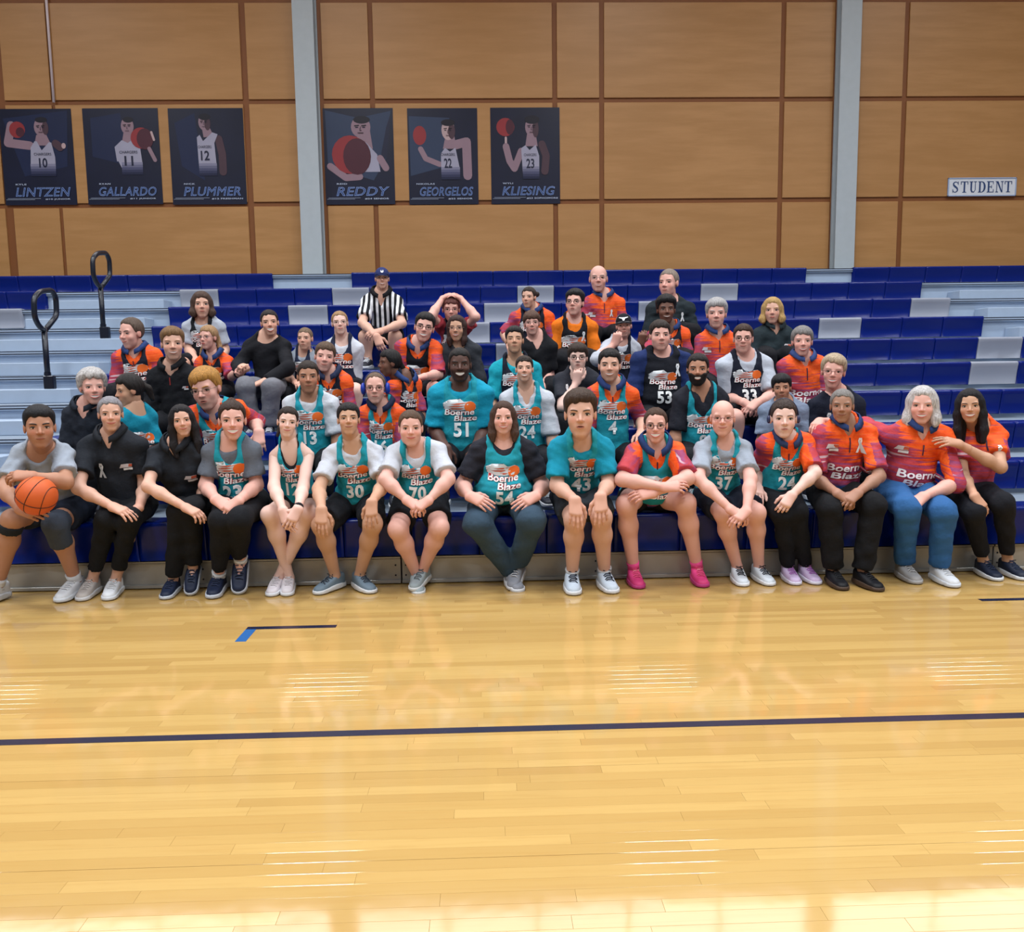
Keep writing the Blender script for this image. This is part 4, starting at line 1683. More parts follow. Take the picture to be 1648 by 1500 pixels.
    for tp in tops:
        kind, colr = tp[0], tp[1]
        opt = tp[2] if len(tp) > 2 else {}
        inf = .011 + .012 * lay + opt.get('loose', 0)
        lo = np.minimum(np.minimum(hip, mid), np.minimum(elb[0], elb[1])) - (.17, .17, .17)
        hi = np.maximum(np.maximum(hip, mid), np.maximum(elb[0], elb[1])) + (.17, .17, .17)
        if kind != 'jersey' and opt.get('sleeve', .6) > 1:
            lo, hi = np.minimum(lo, np.minimum(wri[0], wri[1]) - .09), np.maximum(hi, np.maximum(wri[0], wri[1]) + .09)
        wide = hip + np.array([.3, 0, 0]) * girth, hip - np.array([.3, 0, 0]) * girth
        lo, hi = np.minimum(lo, wide[1] - .02), np.maximum(hi, wide[0] + .02)
        lo[1] = min(lo[1], min(hip[1], mid[1]) - .28 * girth)
        hi[1] = max(hi[1], max(hip[1], mid[1]) + .24)
        G = Fld(lo, hi, hcl, .04)
        torso(G, inf, .06)
        x, y, z = G.grid()
        qx, qy, qz = x - N0[0], y - N0[1], z - N0[2]
        uu = qx * U[0] + qy * U[1] + qz * U[2]
        vv = qx * Vv[0] + qy * Vv[1] + qz * Vv[2]
        ff = qx * Fr[0] + qy * Fr[1] + qz * Fr[2]
        if kind == 'jersey':
            au = np.abs(uu)
            vx = np.array([-.9, -.36, -.27, -.20, -.12, -.03, .1]) * S
            lim = np.interp((vv + .028 * S).ravel(), vx, np.array([2., 2., hw / S + .03, hw / S * .94, hw / S * .80, hw / S * .74, hw / S * .72]) * S).reshape(vv.shape)
            G.d = smax(G.d, ((au - lim) * .8).astype(np.float32), .015)
            dp = opt.get('scoop', .15) * .72 * S
            sc = np.sqrt((uu / (min(.075 * S, hw * .45) * opt.get('nw', 1.))) ** 2 + (np.minimum(vv, 0) / dp) ** 2) - 1
            sc = np.where(ff > -.045, sc, np.sqrt((uu / (.085 * S)) ** 2 + (np.minimum(vv + .0, 0) / (.05 * S)) ** 2) - 1)
            G.d = smax(G.d, (-sc * .07).astype(np.float32), .01)
            hemz = hip + Vv * -.02
            G.d = np.maximum(G.d, (-(Lt - .05 * (girth > 1.2)) - vv).astype(np.float32))
        else:
            sl = opt.get('sleeve', .6)
            for i in (0, 1):
                r0, r1 = .046 * S * gl + inf * .7, (.052 * S * gl + inf)
                if sl <= 1:
                    e = shj[i] + (elb[i] - shj[i]) * sl
                    G.cap(shj[i], e, r0, r1 + .01 * (1 if sl > .4 else 0), .03, flat=True)
                else:
                    G.cap(shj[i], elb[i], r0, .048 * S * gl + inf, .03)
                    e = elb[i] + (wri[i] - elb[i]) * (sl - 1)
                    G.cap(elb[i], e, .048 * S * gl + inf, .036 * S + inf, .03, flat=True)
            nk = opt.get('neck', 'crew')
            G.sub_cap(N0 - Vv * (.015 if nk != 'high' else -.03) + Fr * .005, hb + (hb - N0), nr * 1.12 + .008 + .004 * lay, nr * 1.5, .01)
            dp = {'crew': .045, 'v': .10, 'polo': .075, 'deep': .16, 'high': .0}[nk] * S
            if dp:
                wv = (.06 if nk == 'crew' else .05) * S
                sc = (np.abs(uu) / wv + np.maximum(-vv, 0) / dp) - 1 if nk != 'crew' else np.sqrt((uu / wv) ** 2 + (np.minimum(vv, 0) / dp) ** 2) - 1
                sc = np.where(ff > 0, sc, 1)
                G.d = smax(G.d, (-sc * .05).astype(np.float32), .008)
            G.d = np.maximum(G.d, (-(Lt + .0) - vv).astype(np.float32))
        wrinkle(G, opt.get('fold', .0042), sd * 7 + lay * 0, .085)
        v, f = G.nets()
        mat = M_TEAM if colr == 'team' else M_REF if colr == 'ref' else fabric(colr)
        nm = {'jersey': 'jersey', 'jacket': 'jacket', 'polo': 'polo_shirt'}.get(kind, 'shirt')
        me = np_mesh(nm, v, f, pat=pattern(v))
        g = link(nm, me, mat, root)
        if opt.get('collar'):
            cr, pts2 = [], []
            m = MB()
            R1 = nr * 1.12 + .016
            n = 15
            Vc, Fc = [], []
            up_ = norm(hb - N0)
            for j in range(n):
                t = math.radians(-166 + 332 * j / (n - 1))
                dirv = U * math.sin(t) - Fr * math.cos(t)
                drop = .06 * max(0, -math.cos(t)) ** 1.5
                c0 = N0 + Vv * (.046 - drop) + Fr * (.012 + .02 * max(0, -math.cos(t)))
                Vc += [c0 + dirv * (R1 + .020) - Vv * .012, c0 + dirv * (R1 + .0) + Vv * .026, c0 + dirv * (R1 + .007) + Vv * .029, c0 + dirv * (R1 + .034) - Vv * .008]
            for j in range(n - 1):
                for q in range(3):
                    a = j * 4 + q
                    Fc.append((a, a + 1, a + 5, a + 4))
                Fc.append((j * 4 + 3, j * 4, j * 4 + 4, j * 4 + 7))
            Fc += [(0, 1, 2, 3)[::-1], tuple((n - 1) * 4 + q for q in range(4))]
            m.add(Vc, Fc)
            m.build('collar', fabric(opt['collar']), g, False)
        bv = None
        if kind == 'jersey' or any(k in opt for k in ('logo', 'ribbon', 'badge', 'zip', 'num', 'chest')):
            bv = BVHTree.FromPolygons([tuple(p) for p in v], [tuple(q) for q in f])
        if kind == 'jersey' or opt.get('logo'):
            lw = opt.get('lw', .235 * S)
            lv = opt.get('lv', -.142) * S
            decal(g, 'logo', logo_parts(), bv, frame, (opt.get('lu', 0), lv), lw)
            if opt.get('num'):
                Vn, Fn, dn = text_mesh(opt['num'], bold=.035, spacing=1.08)
                nh = .098 * S
                key = ('num', opt['num'])
                if key not in _dc:
                    s_ = 1 / dn[1]
                    _dc[key] = [(densify([(p[0] * s_ * .92, p[1] * s_, 0) for p in Vn], Fn, 1), '#e9ecee', 2)]
                decal(g, 'number', _dc[key], bv, frame, (opt.get('lu', 0), lv - .125 * S), nh)
        if opt.get('ribbon'):
            decal(g, 'ribbon', ribbon_items(), bv, frame, (opt['ribbon'][0] * S, opt['ribbon'][1] * S), opt['ribbon'][2] if len(opt['ribbon']) > 2 else .085)
        if opt.get('badge'):
            b = opt['badge']
            it = [(densify([(-.5, -.1, 0), (.45, -.1, 0), (.5, .2, 0), (-.3, .25, 0)], [[0, 1, 2, 3]], 1), '#c9c3c8', 1), (densify([(-.2, -.35, 0), (.5, -.35, 0), (.5, -.15, 0), (-.2, -.15, 0)], [[0, 1, 2, 3]], 1), '#d9dade', 1), (densify([(.1, -.05, 0), (.48, -.05, 0), (.5, .18, 0), (.15, .2, 0)], [[0, 1, 2, 3]], 0), '#b5533c', 2)]
            decal(g, 'badge', it, bv, frame, (b[0] * S, b[1] * S), b[2] if len(b) > 2 else .075)
        if opt.get('zip'):
            it = [(densify([(-.004, -opt['zip'], 0), (.004, -opt['zip'], 0), (.004, 0, 0), (-.004, 0, 0)], [[0, 1, 2, 3]], 2), opt.get('zipcol', '#2a2440'), 1)]
            decal(g, 'zip', it, bv, frame, (0, -.045 * S), 1.0)
        if opt.get('chest'):                                       # large printed wordmark of the team shirts
            key = 'chest'
            if key not in _dc:
                L = []
                for word, cx, cy, w, h in (('Boerne', 0, .0, .27, .052), ('Blaze', .02, -.058, .25, .045)):
                    for bold, col_, ly in ((.07, '#9a3550', 1), (.02, '#f2eef2', 2)):
                        Vn, Fn, dn = text_mesh(word, bold=bold, shear=.12)
                        L.append((densify([(cx + p[0] * w / dn[0], cy + p[1] * h / dn[1], 0) for p in Vn], Fn, 1), col_, ly))
                _dc[key] = L
            decal(g, 'wordmark', _dc[key], bv, frame, (.0, opt['chest'] * S), S)
        lay += 1
    # ---- shorts or trousers
    bk, bc = bottom[0], bottom[1]
    bo = bottom[2] if len(bottom) > 2 else {}
    P = [hip] + hipj + knee + (ank if bk == 'pants' else [])
    G = Fld(np.min(P, 0) - .19 * max(1, girth * .9), np.max(P, 0) + .19 * max(1, girth * .9), .014 if fr_ else .022, .05)
    g_ = girth
    G.ell(hip + np.array([0, 0, .0]), (.165 * S * (.6 + .4 * g_) + .008, .135 * S * (.7 + .3 * g_) + .008, .105), .06)
    fl = bo.get('loose', .008)
    for i, s in enumerate((-1, 1)):
        if bk == 'shorts':
            e = hipj[i] + (knee[i] - hipj[i]) * bo.get('len', .8)
            G.cap(hipj[i], e, .092 * S * gl + fl, .074 * S * gl + fl + .014, .04, flat=True)
        else:
            G.cap(hipj[i], knee[i], .090 * S * gl + fl, .066 * S * gl + fl, .04)
            e = knee[i] + (ank[i] - knee[i]) * bo.get('len', .95)
            G.cap(knee[i], e, .064 * S * gl + fl, (.040 if bo.get('slim') else .052) * S * (.6 + .4 * gl) + fl, .03, flat=True)
    x, y, z = G.grid()
    G.d = np.maximum(G.d, (Zk + .004 - z) * ((y > Yk - .0) * 1.0) - 1.0 * (y <= Yk))
    wrinkle(G, bo.get('fold', .0038), sd * 11 + 5, .11)
    v, f = G.nets()
    nm = 'shorts' if bk == 'shorts' else 'trousers'
    link(nm, np_mesh(nm, v, f), fabric(bc), root)
    # ---- shoes, socks
    for i in (0, 1):
        c = shoes[i] if isinstance(shoes[0], tuple) else shoes
        if c:
            put_shoe(root, ank[i], toe[i], 0, c, 1.0 * S)
    if socks:
        for i in (0, 1):
            k = knee[i] - ank[i]
            e = ank[i] + norm(k) * socks[1]
            MB().tube([ank[i] - np.array([0, 0, .03]), ank[i], (ank[i] + e) / 2, e], [.04 * S, .042 * S, .042 * S, .046 * S], 12).build('sock', fabric(socks[0]), root, False)
    ctx = dict(root=root, H2W=H2W, HW=HW, hc=hc, Hh=Hh, hx=hx, hy=hy, hz=hz, S=S, knee=knee, ank=ank, hipj=hipj, elb=elb, wri=wri, shj=shj, N0=N0, U=U, V=Vv, F=Fr, gl=gl, palm=[wri[i] + hdir[i] * .06 for i in (0, 1)])
    for ex in extra:
        ex(ctx)
    return ctx


# --- worn extras ---------------------------------------------------------------
def headphones(colr, band, big=1., over=True):
    def f(c):
        m = MB()
        if over:
            pts = [c['H2W']((.37 * math.sin(t), -.03, .06 + .47 * math.cos(t))) for t in np.linspace(-1.65, 1.65, 17)]
            m.tube(pts, .022 * c['Hh'], 6, up=c['hy'])
        r = m.build('headphones', plain('band_' + band.strip('#'), band, .4), c['root'], False) if over else None
        for s in (-1, 1):
            F = Fld((-.2, -.3, -.3), (.2, .3, .3), .03, .1)
            F.ell((0, 0, 0), (.085 * big, .15 * big, .19 * big), .02)
            v, q = F.nets()
            v = v + np.array([s * (.385 + .03 * (big - 1)), -.02, -.02])
            link('ear_cup', np_mesh('ear_cup', c['H2W'](v), q[:, ::-1]), plain('cup_' + colr.strip('#'), colr, .3), r or c['root'])
    return f


def cap(colr, brimc, badge, front=None, longhorn=False):
    def f(c):
        F = Fld((-.45, -.55, 0), (.45, .5, .72), .025, .1)
        F.ell((0, -.05, .16), (.36, .425, .40), .03)
        x, y, z = F.grid()
        d = np.maximum(F.d, .14 - z + .06 * y)
        v, q = nets(d.astype(np.float32), F.lo, F.h)
        cp = link('cap', np_mesh('cap', c['H2W'](v), q[:, ::-1]), fabric(colr), c['root'])
        if front:
            d2 = np.maximum(F.d - .012, .16 - z + .06 * y)
            d2 = np.maximum(d2, .06 - y)
            v, q = nets(d2.astype(np.float32), F.lo, F.h)
            link('front_panel', np_mesh('front_panel', c['H2W'](v), q[:, ::-1]), fabric(front), cp)
        m = MB()
        n = 13
        V, Fc = [], []
        for j in range(n):
            t = math.radians(-72 + 144 * j / (n - 1))
            for r, yy in ((.345, 0), (.52, .19)):
                xx, y0 = r * .95 * math.sin(t), -.02 + .40 * math.cos(t) + yy * math.cos(t) ** .5
                zz = .155 - .06 * (abs(math.sin(t)) ** 2) - .25 * yy
                for dz in (0, .02):
                    V.append(c['H2W']((xx if yy == 0 else xx * .72, y0, zz + dz)))
        for j in range(n - 1):
            a, b = j * 4, j * 4 + 4
            Fc += [(a, a + 2, b + 2, b), (a + 1, b + 1, b + 3, a + 3), (a + 2, a + 3, b + 3, b + 2), (a, b, b + 1, a + 1)]
        m.add(V, Fc)
        m.build('brim', fabric(brimc), cp, False)
        b = MB()
        yb = .40
        if longhorn:
            P = [(0, .18), (.035, .26), (.06, .33), (.2, .36), (.22, .33), (.08, .29), (-.08, .29), (-.22, .33), (-.2, .36), (-.06, .33), (-.035, .26)]
            b.poly([c['H2W']((px, .375 - (pz - .2) * .55 + .05 - px * px * .5, pz + .02)) for px, pz in [(.04, .2), (.06, .28), (.2, .33), (.19, .36), (.05, .34), (-.05, .34), (-.19, .36), (-.2, .33), (-.06, .28), (-.04, .2)]])
        else:
            b.poly([c['H2W']((.075 * math.cos(t), .335 - .05 * math.sin(t), .33 + .075 * math.sin(t))) for t in np.linspace(0, 2 * math.pi, 16, endpoint=False)])
        b.build('badge', plain('cap_badge', badge, .6), cp)
    return f


def band(which, colr, pos, r, w, name='wristband'):
    """ring of cloth round a limb: pos along forearm"""
    def f(c):
        a, b = c['elb'][which], c['wri'][which]
        p = a + (b - a) * pos
        d = norm(b - a)
        MB().tube([p - d * w / 2, p + d * w / 2], r * c['S'], 12).build(name, fabric(colr), c['root'], False)
    return f


def knee_sleeve(which, colr, up, dn, label=None):
    def f(c):
        h, k, a = c['hipj'][which], c['knee'][which], c['ank'][which]
        s = c['S'] * c['gl']
        F = Fld(k - .22, k + .22, .011, .03)
        p0, p1 = k + norm(h - k) * up, k + norm(a - k) * dn
        if up > 0:
            F.cap(p0, k, .074 * s, .070 * s, .02, flata=True)
            F.cap(k, p1, .070 * s, .066 * s, .02, flat=True)
        else:
            F.cap(k + norm(a - k) * -up, p1, .070 * s, .066 * s, .01, flat=True, flata=True)
        v, q = F.nets()
        link('knee_sleeve', np_mesh('knee_sleeve', v, q), fabric(colr), c['root'])
    return f


def hairclip(x, y, z, colr='#c9b8a8'):
    def f(c):
        MB().tube([c['H2W']((x - .05, y, z)), c['H2W']((x, y + .02, z + .02)), c['H2W']((x + .05, y, z))], .015 * c['Hh'], 6).build('hair_clip', plain('clip', colr, .4), c['root'], False)
    return f

# ================================================================== PEOPLE: WHO SITS WHERE
GREYT, WHITET = '#9aa3b1', '#c3c7d2'
POLO = '#20242c'
OR = dict(sleeve=.85, neck='polo', collar='#2a3f72', zip=.10)


def jersey(num, colr=TEAL, **k):
    return ('jersey', colr, dict(num=num, **k))


def teamtee(**k):
    o = dict(OR)
    o.update(k)
    return ('shirt', 'team', o)


WHITE_SHOE = ('#d7dae0', '#cfd3da', '#e2e4e8')
NAVY_SHOE = ('#1e2740', '#b9bec8', '#27324e')
BLACK_SHOE = ('#14151b', '#4a3a30', '#1b1c22')
DN = dict(d=(0, -.45, -1), n=(0, 1, -.35), c=.30)                    # hand laid over the knee


def clasp(s):
    return dict(d=(s * .9, -.35, -.55), n=(0, .6, -.8), c=.55)


# ---- front row, left to right
P1 = person(1, (64, 654, 719), ((30, 724), (104, 721)), 'young man in grey T-shirt hugging a basketball, far left of front row', lean=.30, hd=.08, skin='tan',
    hair=('short', '#14151c', dict(top=.07, side=.02, line=.27, rough=.006)), face=dict(mouth=0, beard=.10, eyes=.5, jw=1.05, brow=.016),
    tops=[('shirt', GREYT, dict(sleeve=.72))], bottom=('shorts', '#1d2536', dict(len=.7)),
    arms=(((6, 786), (44, 822, -.42), dict(d=(.9, -.2, -.25), n=(.1, .8, -.4), c=.6)), ((106, 776), (36, 766, -.45), dict(d=(-1, -.15, .1), n=(0, .6, -.8), c=.5))),
    legs=(((20, 836), (-4, 942), (-.25, -1, -.02)), ((88, 844), (121, 934), (-.1, -1, -.02))), shoes=WHITE_SHOE,
    extra=[knee_sleeve(1, '#39414f', .09, .16), knee_sleeve(0, '#20242c', -.03, .09)], socks=('#d5d8de', .06))
person(1, (178, 639, 692), ((137, 712), (226, 709)), 'grey-haired woman in black polo with white ribbon, second in front row', skin='fair', lean=.10,
    hair=('tied', '#8f8c92', dict(top=.04, side=.03, line=.32, tail=[[(0, -.35, 0, .13), (.22, -.3, -.45, .1), (.26, -.22, -.62, .06)]])), face=dict(mouth=1, brow=.010, eyes=.7, browcol='#5f5550'),
    tops=[('polo', POLO, dict(sleeve=.66, neck='polo', collar=POLO, ribbon=(-.06, -.19, .10), badge=(.10, -.17)))],
    arms=(((126, 786), (192, 820, -.22), dict(d=(.9, -.3, -.3), n=(0, .4, -1), c=.3)), ((233, 782), (212, 822, -.15), dict(d=(-.8, -.4, -.3), c=.4))),
    legs=(((172, 836), (175, 920), (0, -1, -.03)), ((209, 834), (208, 921), (.1, -1, -.03))), bottom=('pants', '#101217', dict(len=.8, slim=1)), shoes=(('#b7b0ac', '#c9c9cc', '#cfcaca'), WHITE_SHOE))
person(1, (293, 652, 700), ((248, 725), (325, 723)), 'woman with long black hair in black polo, legs crossed, third in front row', skin='fair', roll=-6, lean=.12,
    hair=('long', '#17141a', dict(end=-1.25, top=.05, line=.33, spread=1.05)), face=dict(mouth=1, eyes=.55, brow=.014, bust=1),
    tops=[('polo', POLO, dict(sleeve=.62, neck='polo', collar=POLO, badge=(.10, -.19)))],
    arms=(((238, 783), (309, 822, -.25), dict(d=(.9, -.3, -.4), n=(0, .4, -1), c=.5)), ((330, 782), (318, 822, -.1), {})),
    legs=(((288, 822), (279, 934), (.0, -1, -.03)), ((310, 816), (319, 907, .17), (.05, -.8, -.55))), bottom=('pants', '#101217', dict(len=.92)), shoes=NAVY_SHOE)
person(1, (374, 645, 706), ((338, 720), (407, 718)), 'smiling young woman in teal jersey 23 over a grey T-shirt', skin='pink', lean=.14,
    hair=('tied', '#3a2820', dict(top=.04, side=.02, line=.30, tail=[[(0, -.12, .46, .12), (0, -.26, .46, .13)]])), face=dict(mouth=2, eyes=.5, brow=.012),
    tops=[('shirt', '#5f6672', dict(sleeve=.72)), jersey('23')],
    arms=(((331, 782), (357, 810, -.24), clasp(1)), ((413, 781), (373, 813, -.26), clasp(-1))),
    legs=(((356, 836), (353, 928), (.05, -1, -.03)), ((386, 834), (392, 900, .2), (.05, -.75, -.6))), bottom=('pants', '#14161c', dict(len=.84, slim=1)), shoes=NAVY_SHOE, socks=('#d5d8de', .05))
person(1, (463, 655, 702), ((440, 727), (498, 725)), 'pale young woman in sleeveless teal jersey 12 with bare crossed legs', skin='pale', roll=7, lean=.16,
    hair=('tied', '#2a1d1a', dict(top=.04, side=.02, line=.31, tail=[[(-.2, -.35, -.1, .1), (-.3, -.2, -.5, .05)]])), face=dict(mouth=1, eyes=.55, brow=.012),
    tops=[('jersey', '#15181f', dict(scoop=.17, nw=1.0, lw=.001, lv=-.2)), jersey('12', scoop=.20, nw=1.12)], bottom=('shorts', '#14161c', dict(len=.42)),
    arms=(((441, 784), (459, 832, -.34), dict(d=(.35, -.35, -.9), n=(.3, 1, -.2), c=.35)), ((488, 784), (474, 829, -.36), dict(d=(-.45, -.35, -.8), n=(-.2, 1, -.3), c=.4))),
    legs=(((434, 828), (480, 914), (.1, -1, -.03)), ((496, 826), (461, 917), (-.1, -1, -.03))), shoes=('#d9d3da', '#d9dce2', '#e0dce2'), extra=[band(1, '#1a1a20', .93, .034, .025, 'watch')])
person(1, (561, 649, 700), ((531, 726), (606, 723)), 'dark-haired boy in teal jersey 30 over white T-shirt, chin lifted', skin='olive', pitch=9, lean=.16, S=.97,
    hair=('short', '#191619', dict(top=.06, side=.03, line=.27)), face=dict(mouth=1, eyes=.35, brow=.015),
    tops=[('shirt', WHITET, dict(sleeve=.7)), jersey('30', scoop=.16)], bottom=('shorts', '#12141b', dict(len=.84)),
    arms=(((513, 787), (517, 832, -.40), DN), ((618, 779), (598, 820, -.32), DN)),
    legs=(((517, 845), (544, 920), (-.7, -1, -.03)), ((600, 843), (582, 920), (.7, -1, -.03))), shoes=('#6d7f8e', '#d5d8dc', '#39424e'))
person(1, (661, 660, 716), ((632, 722), (708, 719)), 'girl in teal jersey over white T-shirt with ankles crossed', skin='pink', girth=1.3, lean=.16, S=.93,
    hair=('tied', '#5a4334', dict(top=.03, side=.02, line=.30)), face=dict(mouth=1, eyes=.45, jw=1.12, fat=1.2, brow=.010, teeth=0),
    tops=[('shirt', WHITET, dict(sleeve=.75)), jersey('70', scoop=.15, lv=-.125)], bottom=('shorts', '#15181f', dict(len=.72)),
    arms=(((620, 772), (664, 811, -.24), clasp(1)), ((722, 771), (680, 812, -.26), clasp(-1))),
    legs=(((640, 852), (674, 914), (.15, -1, -.1)), ((707, 849), (683, 909, .12), (-.35, -1, -.15))), shoes=('#9aa7ad', '#cfd3d6', '#6b767d'))
person(1, (810, 646, 697), ((768, 717), (853, 716)), 'woman with shoulder-length brown hair in teal jersey 54', skin='pink', girth=1.75, lean=.12, S=1.0,
    hair=('long', '#4a3329', dict(end=-.8, top=.04, line=.34, spread=1.0)), face=dict(mouth=2, eyes=.7, jw=1.08, fat=1.12, brow=.010, gap=.5),
    tops=[('shirt', '#23242e', dict(sleeve=.7)), jersey('54', scoop=.10, lv=-.17)], bottom=('pants', '#34485a', dict(len=.95, loose=.012)),
    arms=(((744, 782), (766, 803, -.2), dict(d=(.85, -.4, -.35), n=(.2, .7, -.6), c=.25)), ((874, 782), (853, 803, -.2), dict(d=(-.85, -.4, -.35), n=(-.2, .7, -.6), c=.25))),
    legs=(((768, 842), (822, 912), (.25, -1, -.08)), ((856, 838), (833, 906, .14), (-.3, -1, -.3))), shoes=('#8c8f99', '#d3d5da', '#c9ccd4'))
person(1, (934, 627, 703), ((896, 714), (974, 712)), 'young man in teal T-shirt and jersey 43 with hands on knees', skin='fair', lean=.26, hd=.06,
    hair=('short', '#3d2b20', dict(top=.09, side=.03, line=.27, slant=.12)), face=dict(mouth=3, eyes=.55, gap=.45, brow=.013),
    tops=[('shirt', '#1491b0', dict(sleeve=.78, loose=.006)), jersey('43', scoop=.12, lv=-.11)], bottom=('shorts', '#2c3138', dict(len=.78)),
    arms=(((896, 782), (926, 818, -.42), DN), ((980, 778), (967, 812, -.42), DN)),
    legs=(((925, 836), (921, 922), (-.05, -1, -.03)), ((968, 832), (973, 920), (.15, -1, -.03))), shoes=('#c3d0df', '#d9dce2', '#1c2330'), socks=('#d5d8de', .03))
person(1, (1055, 656, 711), ((1018, 721), (1089, 718)), 'woman with glasses in teal jersey over orange shirt and pink shoes', skin='pink', girth=1.5, lean=.18, S=.96,
    hair=('tied', '#4b3428', dict(top=.03, side=.02, line=.33, part=1)), face=dict(mouth=2, eyes=.5, brow=.010), glasses='#3a3540',
    tops=[teamtee(), jersey('', scoop=.17, lv=-.22)], bottom=('shorts', '#15171e', dict(len=.36)),
    arms=(((1001, 772), (1082, 783, -.30), dict(d=(1, -.1, .1), n=(0, .8, -.6), c=.4)), ((1107, 770), (1040, 795, -.27), dict(d=(-1, -.1, -.1), n=(0, .8, -.6), c=.4))),
    legs=(((1008, 812), (1005, 896), (.05, -1, -.03)), ((1103, 809), (1101, 894), (-.0, -1, -.03))), shoes=('#d6417e', '#b53a78', '#e85c8c'), socks=('#dd4b86', .06))
person(1, (1163, 643, 700), ((1128, 717), (1199, 716)), 'bald boy with glasses in teal jersey over grey T-shirt, white shoes', skin='pink', lean=.16, girth=1.1, S=.95,
    hair=('bald', '#b08a78'), face=dict(mouth=1, eyes=.3, jw=1.05, fat=1.08, brow=.006), glasses='#6a2f3c',
    tops=[('shirt', GREYT, dict(sleeve=.75)), jersey('37', scoop=.17, lv=-.12)], bottom=('shorts', '#1a2030', dict(len=.78)),
    arms=(((1124, 771), (1186, 826, -.36), clasp(1)), ((1208, 770), (1193, 829, -.38), clasp(-1))),
    legs=(((1164, 825), (1168, 898), (-.05, -1, -.03)), ((1217, 825), (1198, 895), (.15, -1, -.03))), shoes=('#d3dce6', '#dde0e5', '#1c222c'))
person(1, (1261, 642, 703), ((1229, 707), (1299, 705)), 'youngster with headphones in teal jersey 24 over orange shirt', skin='pale', yaw=6, lean=.14, S=.92,
    hair=('short', '#3a2c28', dict(top=.03, side=.018, line=.28, rough=.004)), face=dict(mouth=3, gap=.25, eyes=.5, brow=.009),
    tops=[teamtee(collar='#2f3d63', neck='high'), jersey('24', scoop=.17)], bottom=('pants', '#11131a', dict(slim=1, len=.96)),
    arms=(((1219, 757), (1220, 791, -.02), {}), ((1312, 761), (1268, 806, -.25), dict(d=(-.6, -.3, -.7), n=(0, .8, -.5), c=.6))),
    legs=(((1258, 824), (1256, 904), (0, -1, -.03)), ((1282, 821), (1280, 901), (.1, -1, -.03))), shoes=('#cdb8dc', '#d8d5e6', '#b673c4'), extra=[headphones('#2b3358', '#20243c', .62)])
person(1, (1355, 626, 679), ((1319, 692), (1400, 690)), 'older man with short grey hair in orange team shirt and black trousers', skin='brown', lean=.10,
    hair=('short', '#84807e', dict(top=.035, side=.025, line=.31, rough=.005)), face=dict(mouth=1, eyes=.4, brow=.013, browcol='#5d5450'),
    tops=[teamtee(ribbon=(.075, -.10, .10), badge=(-.12, -.11, .085), chest=-.26)],
    arms=(((1311, 769), (1358, 800, -.24), clasp(1)), ((1415, 767), (1372, 800, -.26), clasp(-1))),
    legs=(((1335, 818), (1341, 918), (.0, -1, -.03)), ((1405, 813), (1388, 920), (.25, -1, -.03))), bottom=('pants', '#101116', dict(loose=.018)), shoes=BLACK_SHOE)
person(1, (1484, 622, 681), ((1430, 692), (1524, 696)), 'white-haired woman in orange team shirt and blue jeans', skin='pink', girth=1.2, lean=.10,
    hair=('bob', '#c6c3c4', dict(end=-.62, top=.06, side=.05, line=.31, spread=1.0)), face=dict(mouth=2, eyes=.3, jw=1.05, gap=.7, brow=.008),
    tops=[teamtee(sleeve=1.1, badge=(-.13, -.11, .085), chest=-.27)],
    arms=(((1392, 686, .33), (1316, 682, .16), dict(d=(-.6, -.75, -.25), n=(0, .1, -1), c=.5)), ((1538, 778), (1478, 806, -.22), dict(d=(-.8, -.3, -.5), n=(0, .5, -.9), c=.5))),
    legs=(((1460, 819), (1455, 907), (0, -1, -.03)), ((1518, 824), (1512, 912), (.05, -1, -.03))), bottom=('pants', '#2f5f96', dict(loose=.012)), shoes=(('#9c9a9b', '#a5a3a4', '#c0bfc0'), WHITE_SHOE))
person(1, (1561, 626, 679), ((1540, 693, .06), (1608, 692, .04)), 'young woman with long black hair in orange team shirt, far right of front row', skin='olive', lean=.06, roll=-4,
    hair=('long', '#15131a', dict(end=-1.2, top=.05, line=.33)), face=dict(mouth=2, eyes=.45, brow=.012, bust=1, gap=.8),
    tops=[teamtee(sleeve=.62, collar=None, ribbon=(.06, -.15, .085))],
    arms=(((1549, 765), (1576, 808, -.2), dict(d=(.5, -.4, -.8), n=(0, .6, -.8), c=.5)), ((1610, 752), (1533, 712, -.06), dict(d=(-1, -.1, .25), n=(.0, .6, -.7), c=.3))),
    legs=(((1566, 824), (1580, 903), (0, -1, -.03)), ((1614, 810), (1602, 896), (.05, -1, -.03))), bottom=('pants', '#12141c', dict(len=.84, slim=1)), shoes=('#1d2438', '#d3d6dc', '#27324e'))

# ---- second row
person(2, (149, 596, 649), ((112, 661), (172, 663)), 'old woman with curly white hair in dark navy polo', skin='pink', yaw=8,
    hair=('short', '#bdb9b8', dict(top=.12, side=.09, line=.27, curl=.018, rough=.012)), face=dict(mouth=2, eyes=.4, gap=.7, brow=.007),
    tops=[('polo', '#1d232f', dict(sleeve=.9, neck='polo', collar='#1d232f'))])
person(2, (207, 603, 652), ((190, 668, -.12), (240, 663, .06)), 'girl with dark ponytail in teal shirt turning her head away to the left', skin='olive', yaw=-72, pitch=-8, lean=.10,
    hair=('tied', '#1b1717', dict(top=.06, side=.05, line=.26, tail=[[(0, -.40, .10, .14), (0, -.6, -.05, .13), (.0, -.68, -.4, .08)]])), face=dict(mouth=0, eyes=.5),
    tops=[('shirt', '#138aa6', dict(sleeve=.75, logo=1, lw=.2, lv=-.2))])
